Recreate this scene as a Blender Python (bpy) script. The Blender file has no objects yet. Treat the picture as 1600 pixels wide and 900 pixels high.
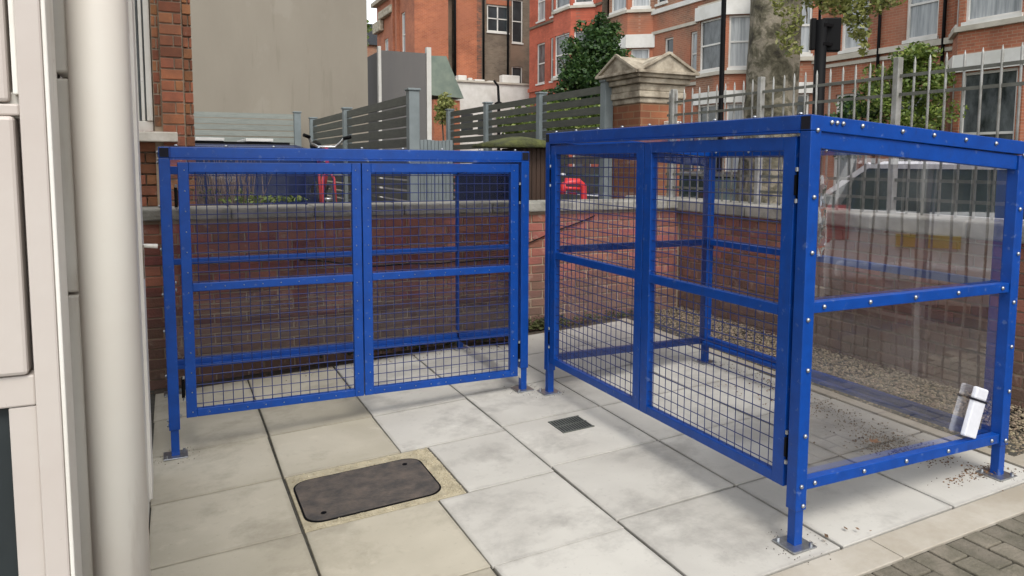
import bpy, math, random
from mathutils import Vector, Matrix
S = bpy.context.scene
COL = S.collection
rnd = random.Random(7)

# ------------------------------------------------------------------ camera
F_PX, PITCH, ROLL, YAW, CX, CY = 1188.95, 0.09413, 0.00629, -0.44978, 834.7, 367.4
def cam_axes():
    cy, sy = math.cos(YAW), math.sin(YAW)
    f = Vector((-sy*math.cos(PITCH), cy*math.cos(PITCH), -math.sin(PITCH)))
    r = Vector((cy, sy, 0)); u = r.cross(f)
    return r*math.cos(ROLL)+u*math.sin(ROLL), -r*math.sin(ROLL)+u*math.cos(ROLL), f
cr, cu, cf = cam_axes()
cd = bpy.data.cameras.new('camera'); cam = bpy.data.objects.new('camera', cd); COL.objects.link(cam)
cam.matrix_world = Matrix(((cr.x, cu.x, -cf.x, 0), (cr.y, cu.y, -cf.y, 0), (cr.z, cu.z, -cf.z, 1.6), (0, 0, 0, 1)))
cd.sensor_width = 36; cd.lens = F_PX/1600*36
cd.shift_x = (800-CX)/1600; cd.shift_y = (CY-450)/1600
cd.clip_start = 0.05; cd.clip_end = 2000
S.camera = cam

# ------------------------------------------------------------------ light
SUN_EL, SUN_AZ = math.radians(52), math.radians(188)
w = bpy.data.worlds.new('World'); S.world = w; w.use_nodes = True
nt = w.node_tree; nt.nodes.clear()
sky = nt.nodes.new('ShaderNodeTexSky'); sky.sky_type = 'NISHITA'; sky.sun_disc = False
sky.sun_elevation = SUN_EL; sky.sun_rotation = SUN_AZ; sky.air_density = 1.2; sky.dust_density = 1.2; sky.ozone_density = 1
hs = nt.nodes.new('ShaderNodeHueSaturation'); hs.inputs['Saturation'].default_value = 0.2; hs.inputs['Value'].default_value = 1.0
bg = nt.nodes.new('ShaderNodeBackground'); bg.inputs[1].default_value = 0.15
out = nt.nodes.new('ShaderNodeOutputWorld')
nt.links.new(sky.outputs[0], hs.inputs['Color']); nt.links.new(hs.outputs[0], bg.inputs[0]); nt.links.new(bg.outputs[0], out.inputs[0])
sl = bpy.data.lights.new('sun', 'SUN'); sl.energy = 1.05; sl.angle = math.radians(22); sl.color = (1, .95, .88)
so = bpy.data.objects.new('sun', sl); COL.objects.link(so)
sd = Vector((math.sin(SUN_AZ)*math.cos(SUN_EL), math.cos(SUN_AZ)*math.cos(SUN_EL), math.sin(SUN_EL)))
so.rotation_euler = (-sd).to_track_quat('-Z', 'Y').to_euler(); so.location = sd*30
S.view_settings.view_transform = 'Standard'; S.view_settings.look = 'None'; S.view_settings.gamma = 1
S.view_settings.exposure = 0.93
S.render.engine = 'CYCLES'
S.cycles.max_bounces = 8; S.cycles.transparent_max_bounces = 24

# ------------------------------------------------------------------ materials
def mat(name, col, rough=.6, metal=0., var=0., vscale=4., bump=0., bscale=40., col2=None, spec=None,
        obj_var=0., hue_var=0., low_tone=None, coords='Generated', emit=None, stretch=None, trans=0., specks=None):
    """noise between col and col2, object-random brightness, optional darker tone near the ground"""
    m = bpy.data.materials.new(name); m.use_nodes = True
    n = m.node_tree.nodes; l = m.node_tree.links; b = n['Principled BSDF']
    b.inputs['Roughness'].default_value = rough; b.inputs['Metallic'].default_value = metal
    if spec is not None: b.inputs['Specular IOR Level'].default_value = spec
    g = n.new('ShaderNodeNewGeometry'); pos = g.outputs['Position']
    if stretch:
        mp = n.new('ShaderNodeMapping'); mp.inputs['Scale'].default_value = stretch
        l.new(pos, mp.inputs[0]); pos = mp.outputs[0]
    c2 = col2 or tuple(x*(1-var) for x in col)
    nz = n.new('ShaderNodeTexNoise'); nz.inputs['Scale'].default_value = vscale; nz.inputs['Detail'].default_value = 6
    nz.inputs['Roughness'].default_value = .65
    l.new(pos, nz.inputs['Vector'])
    rp = n.new('ShaderNodeValToRGB'); rp.color_ramp.elements[0].position = .35; rp.color_ramp.elements[1].position = .65
    rp.color_ramp.elements[0].color = (*c2, 1); rp.color_ramp.elements[1].color = (*col, 1)
    l.new(nz.outputs['Fac'], rp.inputs[0]); c = rp.outputs[0]
    if obj_var or hue_var:
        oi = n.new('ShaderNodeObjectInfo'); at = n.new('ShaderNodeAttribute'); at.attribute_name = 'rnd'
        ad = n.new('ShaderNodeMath'); ad.operation = 'ADD'; l.new(oi.outputs['Random'], ad.inputs[0]); l.new(at.outputs['Fac'], ad.inputs[1])
        fr = n.new('ShaderNodeMath'); fr.operation = 'FRACT'; l.new(ad.outputs[0], fr.inputs[0])
        h = n.new('ShaderNodeHueSaturation')
        mr = n.new('ShaderNodeMapRange'); mr.inputs['To Min'].default_value = 1-obj_var; mr.inputs['To Max'].default_value = 1+obj_var
        l.new(fr.outputs[0], mr.inputs['Value']); l.new(mr.outputs[0], h.inputs['Value'])
        m7 = n.new('ShaderNodeMath'); m7.operation = 'MULTIPLY'; m7.inputs[1].default_value = 7.13; l.new(fr.outputs[0], m7.inputs[0])
        f2 = n.new('ShaderNodeMath'); f2.operation = 'FRACT'; l.new(m7.outputs[0], f2.inputs[0])
        mh = n.new('ShaderNodeMapRange'); mh.inputs['To Min'].default_value = .5-hue_var; mh.inputs['To Max'].default_value = .5+hue_var
        l.new(f2.outputs[0], mh.inputs['Value']); l.new(mh.outputs[0], h.inputs['Hue'])
        l.new(c, h.inputs['Color']); c = h.outputs[0]
    if low_tone:   # (colour, z0, z1, strength, noise scale): second colour stronger towards the bottom, with its own ragged outline
        dc, z0, z1, st, ds = low_tone
        sx = n.new('ShaderNodeSeparateXYZ'); l.new(g.outputs['Position'], sx.inputs[0])
        dn = n.new('ShaderNodeTexNoise'); dn.inputs['Scale'].default_value = ds; dn.inputs['Detail'].default_value = 5
        l.new(g.outputs['Position'], dn.inputs['Vector'])
        a = n.new('ShaderNodeMapRange'); a.inputs['From Min'].default_value = z1; a.inputs['From Max'].default_value = z0
        l.new(sx.outputs[2], a.inputs['Value'])
        s_ = n.new('ShaderNodeMath'); s_.operation = 'ADD'; l.new(a.outputs[0], s_.inputs[0]); l.new(dn.outputs['Fac'], s_.inputs[1])
        b2 = n.new('ShaderNodeMapRange'); b2.inputs['From Min'].default_value = .75; b2.inputs['From Max'].default_value = 1.15
        b2.inputs['To Max'].default_value = st; l.new(s_.outputs[0], b2.inputs['Value'])
        mx = n.new('ShaderNodeMixRGB'); mx.inputs[2].default_value = (*dc, 1)
        l.new(b2.outputs[0], mx.inputs[0]); l.new(c, mx.inputs[1]); c = mx.outputs[0]
    for sc_, thr, st, cc, sq in (specks or ()):     # scattered marks: scale, threshold, strength, colour, squash
        mq = n.new('ShaderNodeMapping'); mq.inputs['Scale'].default_value = sq; l.new(g.outputs['Position'], mq.inputs[0])
        sn = n.new('ShaderNodeTexNoise'); sn.inputs['Scale'].default_value = sc_; sn.inputs['Detail'].default_value = 6; sn.inputs['Roughness'].default_value = .6
        l.new(mq.outputs[0], sn.inputs['Vector'])
        sm = n.new('ShaderNodeMapRange'); sm.inputs['From Min'].default_value = thr; sm.inputs['From Max'].default_value = thr+.05; sm.inputs['To Max'].default_value = st
        l.new(sn.outputs['Fac'], sm.inputs['Value'])
        mx = n.new('ShaderNodeMixRGB'); mx.inputs[2].default_value = (*cc, 1); l.new(sm.outputs[0], mx.inputs[0]); l.new(c, mx.inputs[1]); c = mx.outputs[0]
    l.new(c, b.inputs['Base Color'])
    if trans:
        b.inputs['Transmission Weight'].default_value = trans
    if bump:
        bn = n.new('ShaderNodeTexNoise'); bn.inputs['Scale'].default_value = bscale; bn.inputs['Detail'].default_value = 5
        l.new(pos, bn.inputs['Vector'])
        bp = n.new('ShaderNodeBump'); bp.inputs['Strength'].default_value = bump; bp.inputs['Distance'].default_value = .01
        l.new(bn.outputs['Fac'], bp.inputs['Height']); l.new(bp.outputs[0], b.inputs['Normal'])
    if emit:
        b.inputs['Emission Color'].default_value = (*emit[:3], 1); b.inputs['Emission Strength'].default_value = emit[3]
    return m

def brick_mat(name, c1, c2, mortar, scale=1., axis='x', rough=.85, patch=None):
    """brickwork too far off to tell the bricks apart; axis = horizontal run of the wall"""
    m = bpy.data.materials.new(name); m.use_nodes = True
    n = m.node_tree.nodes; l = m.node_tree.links; b = n['Principled BSDF']; b.inputs['Roughness'].default_value = rough
    g = n.new('ShaderNodeNewGeometry'); sx = n.new('ShaderNodeSeparateXYZ'); l.new(g.outputs['Position'], sx.inputs[0])
    ad = n.new('ShaderNodeMath'); ad.operation = 'ADD'; l.new(sx.outputs[0], ad.inputs[0]); l.new(sx.outputs[1], ad.inputs[1])
    cb = n.new('ShaderNodeCombineXYZ'); l.new(ad.outputs[0], cb.inputs[0]); l.new(sx.outputs[2], cb.inputs[1])
    bt = n.new('ShaderNodeTexBrick'); bt.inputs['Scale'].default_value = scale
    bt.inputs['Brick Width'].default_value = .225; bt.inputs['Row Height'].default_value = .075; bt.inputs['Mortar Size'].default_value = .007
    bt.inputs['Color1'].default_value = (*c1, 1); bt.inputs['Color2'].default_value = (*c2, 1); bt.inputs['Mortar'].default_value = (*mortar, 1)
    l.new(cb.outputs[0], bt.inputs['Vector'])
    nz = n.new('ShaderNodeTexNoise'); nz.inputs['Scale'].default_value = .9; nz.inputs['Detail'].default_value = 8; nz.inputs['Roughness'].default_value = .7
    l.new(g.outputs['Position'], nz.inputs['Vector'])
    mr = n.new('ShaderNodeMapRange'); mr.inputs['From Min'].default_value = .3; mr.inputs['From Max'].default_value = .7
    mr.inputs['To Min'].default_value = .62; mr.inputs['To Max'].default_value = 1.2; l.new(nz.outputs['Fac'], mr.inputs['Value'])
    h = n.new('ShaderNodeHueSaturation'); l.new(mr.outputs[0], h.inputs['Value']); l.new(bt.outputs['Color'], h.inputs['Color'])
    c = h.outputs[0]
    if patch:
        n2 = n.new('ShaderNodeTexNoise'); n2.inputs['Scale'].default_value = .45; n2.inputs['Detail'].default_value = 7
        l.new(g.outputs['Position'], n2.inputs['Vector'])
        r2 = n.new('ShaderNodeMapRange'); r2.inputs['From Min'].default_value = .48; r2.inputs['From Max'].default_value = .62; r2.inputs['To Max'].default_value = .7
        l.new(n2.outputs['Fac'], r2.inputs['Value'])
        mx = n.new('ShaderNodeMixRGB'); mx.inputs[2].default_value = (*patch, 1); l.new(r2.outputs[0], mx.inputs[0]); l.new(c, mx.inputs[1]); c = mx.outputs[0]
    l.new(c, b.inputs['Base Color'])
    bp = n.new('ShaderNodeBump'); bp.inputs['Strength'].default_value = .5; bp.inputs['Distance'].default_value = .01; bp.invert = True
    l.new(bt.outputs['Fac'], bp.inputs['Height']); l.new(bp.outputs[0], b.inputs['Normal'])
    return m

def clear_mat(name, tint, refl=1.0, haze=0.05, wob=.25):
    """thin clear plastic sheet: tinted see-through plus mirror by angle plus a little surface dust"""
    m = bpy.data.materials.new(name); m.use_nodes = True
    n = m.node_tree.nodes; l = m.node_tree.links; n.remove(n['Principled BSDF'])
    tr = n.new('ShaderNodeBsdfTransparent'); tr.inputs[0].default_value = (*tint, 1)
    gl = n.new('ShaderNodeBsdfGlossy'); gl.inputs['Roughness'].default_value = .02
    df = n.new('ShaderNodeBsdfDiffuse'); df.inputs[0].default_value = (.55, .55, .6, 1)
    fr = n.new('ShaderNodeFresnel'); fr.inputs[0].default_value = 1.5
    mu = n.new('ShaderNodeMath'); mu.operation = 'MULTIPLY'; mu.inputs[1].default_value = refl; mu.use_clamp = True
    l.new(fr.outputs[0], mu.inputs[0])
    g = n.new('ShaderNodeNewGeometry')
    nz = n.new('ShaderNodeTexNoise'); nz.inputs['Scale'].default_value = 3; nz.inputs['Detail'].default_value = 6; l.new(g.outputs['Position'], nz.inputs['Vector'])
    mr = n.new('ShaderNodeMapRange'); mr.inputs['From Min'].default_value = .4; mr.inputs['From Max'].default_value = .75
    mr.inputs['To Min'].default_value = haze*.4; mr.inputs['To Max'].default_value = haze*2.2; l.new(nz.outputs['Fac'], mr.inputs['Value'])
    w1 = n.new('ShaderNodeTexNoise'); w1.inputs['Scale'].default_value = 1.6; l.new(g.outputs['Position'], w1.inputs['Vector'])
    bp = n.new('ShaderNodeBump'); bp.inputs['Strength'].default_value = wob; bp.inputs['Distance'].default_value = .02
    l.new(w1.outputs['Fac'], bp.inputs['Height']); l.new(bp.outputs[0], gl.inputs['Normal'])
    m1 = n.new('ShaderNodeMixShader'); l.new(mr.outputs[0], m1.inputs[0]); l.new(tr.outputs[0], m1.inputs[1]); l.new(df.outputs[0], m1.inputs[2])
    m2 = n.new('ShaderNodeMixShader'); l.new(mu.outputs[0], m2.inputs[0]); l.new(m1.outputs[0], m2.inputs[1]); l.new(gl.outputs[0], m2.inputs[2])
    l.new(m2.outputs[0], n['Material Output'].inputs[0])
    return m

def leaf_mat(name, cols):
    m = bpy.data.materials.new(name); m.use_nodes = True
    n = m.node_tree.nodes; l = m.node_tree.links; b = n['Principled BSDF']; b.inputs['Roughness'].default_value = .5
    at = n.new('ShaderNodeAttribute'); at.attribute_name = 'rnd'
    rp = n.new('ShaderNodeValToRGB'); e = rp.color_ramp.elements
    e[0].color = (*cols[0], 1); e[1].color = (*cols[-1], 1)
    for i, c in enumerate(cols[1:-1]): q = e.new((i+1)/(len(cols)-1)); q.color = (*c, 1)
    l.new(at.outputs['Fac'], rp.inputs[0]); l.new(rp.outputs[0], b.inputs['Base Color'])
    t = n.new('ShaderNodeBsdfTranslucent'); l.new(rp.outputs[0], t.inputs[0])
    mx = n.new('ShaderNodeMixShader'); mx.inputs[0].default_value = .3; l.new(b.outputs[0], mx.inputs[1]); l.new(t.outputs[0], mx.inputs[2])
    l.new(mx.outputs[0], n['Material Output'].inputs[0])
    return m

def slab_mat(name, c_hi, c_lo, c_stain):
    """cast concrete paving: soft clouding, dark worn-in smears, pale bloom, fine grit"""
    m = bpy.data.materials.new(name); m.use_nodes = True
    n = m.node_tree.nodes; l = m.node_tree.links; b = n['Principled BSDF']; b.inputs['Roughness'].default_value = .85
    g = n.new('ShaderNodeNewGeometry'); oi = n.new('ShaderNodeObjectInfo')
    off = n.new('ShaderNodeVectorMath'); off.operation = 'SCALE'; off.inputs['Scale'].default_value = 9.
    cx = n.new('ShaderNodeCombineXYZ'); l.new(oi.outputs['Random'], cx.inputs[2]); l.new(cx.outputs[0], off.inputs[0])
    ad = n.new('ShaderNodeVectorMath'); l.new(g.outputs['Position'], ad.inputs[0]); l.new(off.outputs[0], ad.inputs[1])
    def noise(sc, det, ro, src, dist=0):
        q = n.new('ShaderNodeTexNoise'); q.inputs['Scale'].default_value = sc; q.inputs['Detail'].default_value = det; q.inputs['Roughness'].default_value = ro
        q.inputs['Distortion'].default_value = dist; l.new(src, q.inputs['Vector']); return q.outputs['Fac']
    def rng(v, a, c, t0=0., t1=1.):
        q = n.new('ShaderNodeMapRange'); q.inputs['From Min'].default_value = a; q.inputs['From Max'].default_value = c; q.inputs['To Min'].default_value = t0; q.inputs['To Max'].default_value = t1
        l.new(v, q.inputs['Value']); return q.outputs[0]
    def mix(f, a, c, mode='MIX'):
        q = n.new('ShaderNodeMixRGB'); q.blend_type = mode; l.new(f, q.inputs[0])
        for i, x in ((1, a), (2, c)):
            if isinstance(x, tuple): q.inputs[i].default_value = (*x, 1)
            else: l.new(x, q.inputs[i])
        return q.outputs[0]
    c = mix(rng(noise(1.7, 4, .5, ad.outputs[0], .3), .35, .65), c_lo, c_hi)
    c = mix(rng(noise(1.7, 10, .7, g.outputs['Position'], .1), .51, .65, 0, .6), c, c_stain)
    c = mix(rng(noise(4.5, 8, .7, ad.outputs[0], .2), .60, .72, 0, .35), c, tuple(min(.8, x*1.25) for x in c_hi))
    tc = n.new('ShaderNodeTexCoord'); sp = n.new('ShaderNodeSeparateXYZ'); l.new(tc.outputs['Generated'], sp.inputs[0])
    def mth(op, a, v=None, w_=None):
        q = n.new('ShaderNodeMath'); q.operation = op; l.new(a, q.inputs[0])
        if w_ is not None: l.new(w_, q.inputs[1])
        elif v is not None: q.inputs[1].default_value = v
        return q.outputs[0]
    ex = mth('ABSOLUTE', mth('SUBTRACT', sp.outputs[0], .5)); ey = mth('ABSOLUTE', mth('SUBTRACT', sp.outputs[1], .5))
    ed = mth('ADD', mth('MAXIMUM', ex, w_=ey), w_=mth('MULTIPLY', noise(7, 5, .6, g.outputs['Position']), .10))
    c = mix(rng(ed, .515, .56, 0, .5), c, c_stain)
    c = mix(rng(noise(38, 3, .6, g.outputs['Position']), .62, .75, 0, .28), c, c_stain)
    h = n.new('ShaderNodeHueSaturation'); l.new(rng(oi.outputs['Random'], 0, 1, .93, 1.06), h.inputs['Value']); l.new(c, h.inputs['Color'])
    l.new(h.outputs[0], b.inputs['Base Color'])
    bp = n.new('ShaderNodeBump'); bp.inputs['Strength'].default_value = .25; bp.inputs['Distance'].default_value = .003
    l.new(noise(120, 4, .6, g.outputs['Position']), bp.inputs['Height']); l.new(bp.outputs[0], b.inputs['Normal'])
    return m

def bark_mat(name):
    m = bpy.data.materials.new(name); m.use_nodes = True
    n = m.node_tree.nodes; l = m.node_tree.links; b = n['Principled BSDF']; b.inputs['Roughness'].default_value = .95
    g = n.new('ShaderNodeNewGeometry')
    nz = n.new('ShaderNodeTexNoise'); nz.inputs['Scale'].default_value = 5; nz.inputs['Detail'].default_value = 7; nz.inputs['Roughness'].default_value = .62; nz.inputs['Distortion'].default_value = .5
    l.new(g.outputs['Position'], nz.inputs['Vector'])
    rp = n.new('ShaderNodeValToRGB'); e = rp.color_ramp.elements; e[0].position = .36; e[0].color = (.045, .04, .028, 1); e[1].position = .68; e[1].color = (.30, .265, .205, 1)
    for p, c in ((.44, (.11, .10, .065)), (.50, (.16, .145, .10)), (.54, (.26, .23, .17))): q = e.new(p); q.color = (*c, 1)
    l.new(nz.outputs['Fac'], rp.inputs[0]); l.new(rp.outputs[0], b.inputs['Base Color'])
    n2 = n.new('ShaderNodeTexNoise'); n2.inputs['Scale'].default_value = 14; n2.inputs['Detail'].default_value = 6; l.new(g.outputs['Position'], n2.inputs['Vector'])
    bp = n.new('ShaderNodeBump'); bp.inputs['Strength'].default_value = 1; bp.inputs['Distance'].default_value = .03
    l.new(n2.outputs['Fac'], bp.inputs['Height']); l.new(bp.outputs[0], b.inputs['Normal'])
    return m

M = {}
M['blue'] = mat('blue_paint', (.0, .056, .315), .38, spec=.4, col2=(.0, .044, .25), vscale=14, bump=.05, bscale=60, specks=((22, .62, .35, (.16, .22, .38), (1, 1, 1)), (9, .60, .22, (.02, .03, .08), (1, 1, .4))))
M['blue_wire'] = mat('blue_wire', (.008, .022, .13), .45, var=.2)
M['zinc'] = mat('zinc', (.50, .52, .54), .35, metal=.9, var=.3, vscale=60)
M['black'] = mat('black_iron', (.002, .002, .0025), .6, var=.3, spec=.15)
M['hollow'] = mat('tube_hollow', (.003, .003, .01), .9)
M['clear'] = clear_mat('clear_plastic', (.96, .95, .97), 1.3, .012)
M['clear_side'] = clear_mat('clear_side_plastic', (.95, .935, .955), 5.5, .03, .10)
M['clear_roof'] = clear_mat('clear_roof_plastic', (.98, .98, .98), .4, .003)
M['film'] = clear_mat('loose_film', (.75, .85, .97), 2.0, .10)
slab_dirt = ((.20, .185, .16), -5, -4, 0, 1)
M['slab_buff'] = slab_mat('buff_slab', (.49, .45, .36), (.40, .365, .285), (.26, .235, .18))
M['slab_grey'] = slab_mat('pale_slab', (.57, .55, .495), (.47, .45, .405), (.27, .255, .23))
M['band'] = mat('concrete_band', (.49, .455, .39), .9, col2=(.33, .29, .225), vscale=1.6, bump=.15, bscale=70)
M['mortar_pad'] = mat('mortar_pad', (.50, .44, .31), .95, col2=(.33, .29, .20), vscale=14, bump=.5, bscale=60)
M['bed'] = mat('joint_sand', (.075, .07, .055), .95, var=.5, vscale=20)
M['paver'] = mat('paver', (.20, .175, .135), .95, col2=(.115, .105, .075), vscale=9, bump=.6, bscale=80, obj_var=.14)
M['iron'] = mat('cover_iron', (.125, .10, .082), .75, col2=(.055, .050, .046), vscale=11, bump=.5, bscale=50)
M['grate'] = mat('grate_iron', (.12, .13, .115), .55, var=.4)
M['gravel'] = mat('gravel', (.34, .27, .18), .85, col2=(.10, .08, .055), vscale=45, obj_var=.4, hue_var=.02)
M['soil'] = mat('soil', (.09, .07, .05), .95, var=.5, vscale=12, bump=.6, bscale=40)
M['litter'] = mat('leaf_litter', (.24, .13, .06), .9, col2=(.07, .045, .03), vscale=30, obj_var=.4)
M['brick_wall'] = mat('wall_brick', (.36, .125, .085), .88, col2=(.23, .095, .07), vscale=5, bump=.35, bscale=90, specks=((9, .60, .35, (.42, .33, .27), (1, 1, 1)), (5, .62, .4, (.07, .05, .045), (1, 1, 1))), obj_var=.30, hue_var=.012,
                      low_tone=((.135, .10, .078), .05, .95, .75, 2.2))
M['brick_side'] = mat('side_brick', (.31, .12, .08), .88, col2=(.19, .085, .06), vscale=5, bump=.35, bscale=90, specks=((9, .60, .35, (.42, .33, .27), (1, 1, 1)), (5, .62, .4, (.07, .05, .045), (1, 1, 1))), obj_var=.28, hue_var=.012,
                      low_tone=((.14, .105, .08), .2, 1.0, .7, 2.2))
M['brick_pier'] = mat('pier_brick', (.34, .13, .06), .88, col2=(.20, .085, .045), vscale=6, bump=.35, bscale=90, specks=((9, .60, .35, (.42, .33, .27), (1, 1, 1)), (5, .62, .4, (.07, .05, .045), (1, 1, 1))), obj_var=.28, hue_var=.012)
M['mortar'] = mat('mortar', (.46, .36, .26), .95, col2=(.26, .20, .15), vscale=3)
M['coping'] = mat('coping_stone', (.37, .355, .31), .9, col2=(.17, .165, .135), vscale=5, bump=.4, bscale=50, obj_var=.08)
M['cream'] = mat('cream_paint', (.54, .49, .445), .45, col2=(.50, .44, .395), vscale=2.2, bump=.06, bscale=25, specks=((16, .70, .7, (.22, .17, .12), (1, 1, 1)), (5, .60, .25, (.40, .33, .26), (1.6, 1.6, .25))))
M['white'] = mat('white_paint', (.78, .76, .70), .45, col2=(.68, .65, .58), vscale=3, bump=.05, bscale=30, specks=((16, .70, .7, (.22, .17, .12), (1, 1, 1)), (5, .60, .25, (.40, .33, .26), (1.6, 1.6, .25))))
M['pipe'] = mat('pipe_paint', (.74, .71, .64), .45, col2=(.70, .65, .575), vscale=1.5, bump=.05, bscale=18, specks=((16, .70, .7, (.22, .17, .12), (1, 1, 1)), (5, .60, .25, (.40, .33, .26), (1.6, 1.6, .25))))
M['sill'] = mat('sill_stone', (.70, .66, .57), .8, col2=(.52, .48, .40), vscale=9, bump=.2)
M['brass'] = mat('tarnished_brass', (.25, .18, .09), .5, metal=.7, var=.5, vscale=60)
M['glass_dark'] = mat('dark_window_glass', (.025, .03, .032), .08, col2=(.05, .06, .065), vscale=.8)
M['glass_mid'] = mat('grey_window_glass', (.15, .165, .17), .1, col2=(.025, .03, .03), vscale=1.3, stretch=(2, 2, .9))  # grey-to-dark clouding in the colour stands in for reflections
M['glass_pale'] = mat('curtained_window_glass', (.50, .52, .52), .15, col2=(.17, .19, .20), vscale=1., stretch=(6, 6, .35))
M['wfar'] = mat('far_white_paint', (.72, .71, .67), .6, col2=(.60, .59, .54), vscale=2)
M['stone_far'] = mat('far_stone', (.56, .52, .44), .8, col2=(.40, .37, .30), vscale=1.2)
M['render'] = mat('taupe_render', (.285, .255, .205), .9, col2=(.25, .222, .178), vscale=.8, bump=.1, bscale=14, stretch=(1, 1, .45), specks=((2.2, .58, .35, (.20, .175, .135), (2.2, 1, .22)), (1.1, .60, .3, (.33, .30, .25), (1, 1, .8))))
M['greypanel'] = mat('grey_render', (.155, .148, .142), .8, col2=(.13, .127, .125), vscale=.5, stretch=(2, 2, .3))
M['copper'] = mat('green_roof', (.20, .24, .19), .7, col2=(.13, .17, .14), vscale=1.5)
M['slat'] = mat('grey_slat', (.095, .098, .080), .6, col2=(.06, .064, .052), vscale=6, obj_var=.12, stretch=(1, 1, 8))
M['slat_light'] = mat('pale_slat', (.26, .28, .25), .6, col2=(.20, .22, .20), vscale=6, obj_var=.06, stretch=(1, 1, 8))
M['post'] = mat('grey_post', (.21, .245, .25), .5, col2=(.16, .19, .195), vscale=4)
M['galv'] = mat('galvanised_rail', (.42, .42, .40), .5, metal=.25, col2=(.24, .24, .21), vscale=9)
M['galv_rail'] = mat('weathered_rail', (.17, .175, .15), .6, metal=.2, col2=(.11, .11, .09), vscale=9)
M['oldstone'] = mat('old_stone', (.50, .44, .34), .9, col2=(.20, .165, .12), vscale=6, bump=.8, bscale=14)
M['asphalt'] = mat('asphalt', (.055, .055, .055), .9, var=.3, vscale=2, bump=.3)
M['pavement'] = mat('pavement', (.22, .21, .19), .9, col2=(.15, .145, .13), vscale=1.5, bump=.2)
M['grass'] = mat('yard_ground', (.07, .075, .045), .95, col2=(.10, .08, .055), vscale=2, bump=.4)
M['silver'] = mat('silver_car', (.78, .78, .80), .3, metal=.1, var=.05)
M['whitecar'] = mat('white_car', (.78, .78, .76), .25, var=.04)
M['navy'] = mat('navy_car', (.012, .022, .07), .25, metal=.2, var=.1)
M['darkcar'] = mat('dark_car', (.03, .032, .035), .25, metal=.3, var=.1)
M['carglass'] = mat('car_glass', (.012, .018, .018), .12, col2=(.04, .06, .055), vscale=1.6, spec=.2)
M['tyre'] = mat('tyre', (.02, .02, .02), .85)
M['rim'] = mat('wheel_rim', (.4, .4, .42), .35, metal=.7)
M['redlight'] = mat('rear_lamp', (.45, .02, .02), .2)
M['headlight'] = mat('head_lamp', (.7, .72, .74), .1)
M['plate'] = mat('yellow_plate', (.70, .50, .06), .4)
M['bark'] = bark_mat('plane_bark')
M['bark_dark'] = mat('dark_bark', (.10, .08, .06), .95, var=.5, vscale=6, bump=.6)
M['red_plastic'] = mat('red_plastic', (.65, .03, .03), .4, var=.1)
M['red_metal'] = mat('red_bike_paint', (.55, .05, .06), .3, var=.1)
M['chrome'] = mat('bike_metal', (.7, .7, .7), .25, metal=.8)
M['brownwood'] = mat('dark_brown_board', (.055, .028, .016), .7, var=.4, vscale=8, stretch=(1, 1, .2))
M['moss'] = mat('moss', (.10, .11, .03), .95, col2=(.04, .045, .02), vscale=9, bump=1, bscale=40)
M['leaf_dark'] = leaf_mat('dark_leaves', [(.012, .035, .012), (.035, .085, .022), (.07, .14, .035), (.13, .20, .06)])
M['leaf_mid'] = leaf_mat('mid_leaves', [(.04, .07, .012), (.10, .16, .025), (.20, .27, .05), (.34, .38, .11)])
M['leaf_yel'] = leaf_mat('yellowing_leaves', [(.09, .11, .03), (.20, .23, .06), (.32, .33, .10), (.48, .46, .22)])
M['orange_leaf'] = mat('orange_leaf', (.55, .20, .05), .7, var=.3, vscale=30)
M['box_white'] = mat('box_plastic', (.74, .75, .80), .4, var=.12, vscale=14)
M['twig'] = mat('twigs', (.26, .19, .16), .9, col2=(.12, .085, .08), vscale=9)
BR_RED = ((.55, .13, .07), (.46, .10, .055), (.38, .14, .09))
M['b_red'] = brick_mat('red_terrace_brick', *BR_RED)
M['b_orange'] = brick_mat('orange_terrace_brick', (.44, .15, .078), (.34, .115, .060), (.40, .26, .17), patch=(.25, .13, .085))
M['b_brown'] = brick_mat('brown_terrace_brick', (.34, .17, .10), (.25, .12, .075), (.38, .28, .20), patch=(.44, .14, .07))
M['b_orred'] = brick_mat('orange_red_brick', (.43, .135, .060), (.34, .10, .05), (.42, .22, .13), patch=(.33, .12, .065))
M['b_dark'] = brick_mat('dark_stock_brick', (.19, .15, .11), (.14, .105, .075), (.20, .165, .125), patch=(.25, .16, .11))
M['b_pillar'] = brick_mat('pillar_brick', (.34, .125, .055), (.24, .085, .04), (.30, .17, .09))
M['b_quoin'] = brick_mat('quoin_brick', (.36, .12, .06), (.12, .07, .05), (.2, .14, .1))

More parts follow.
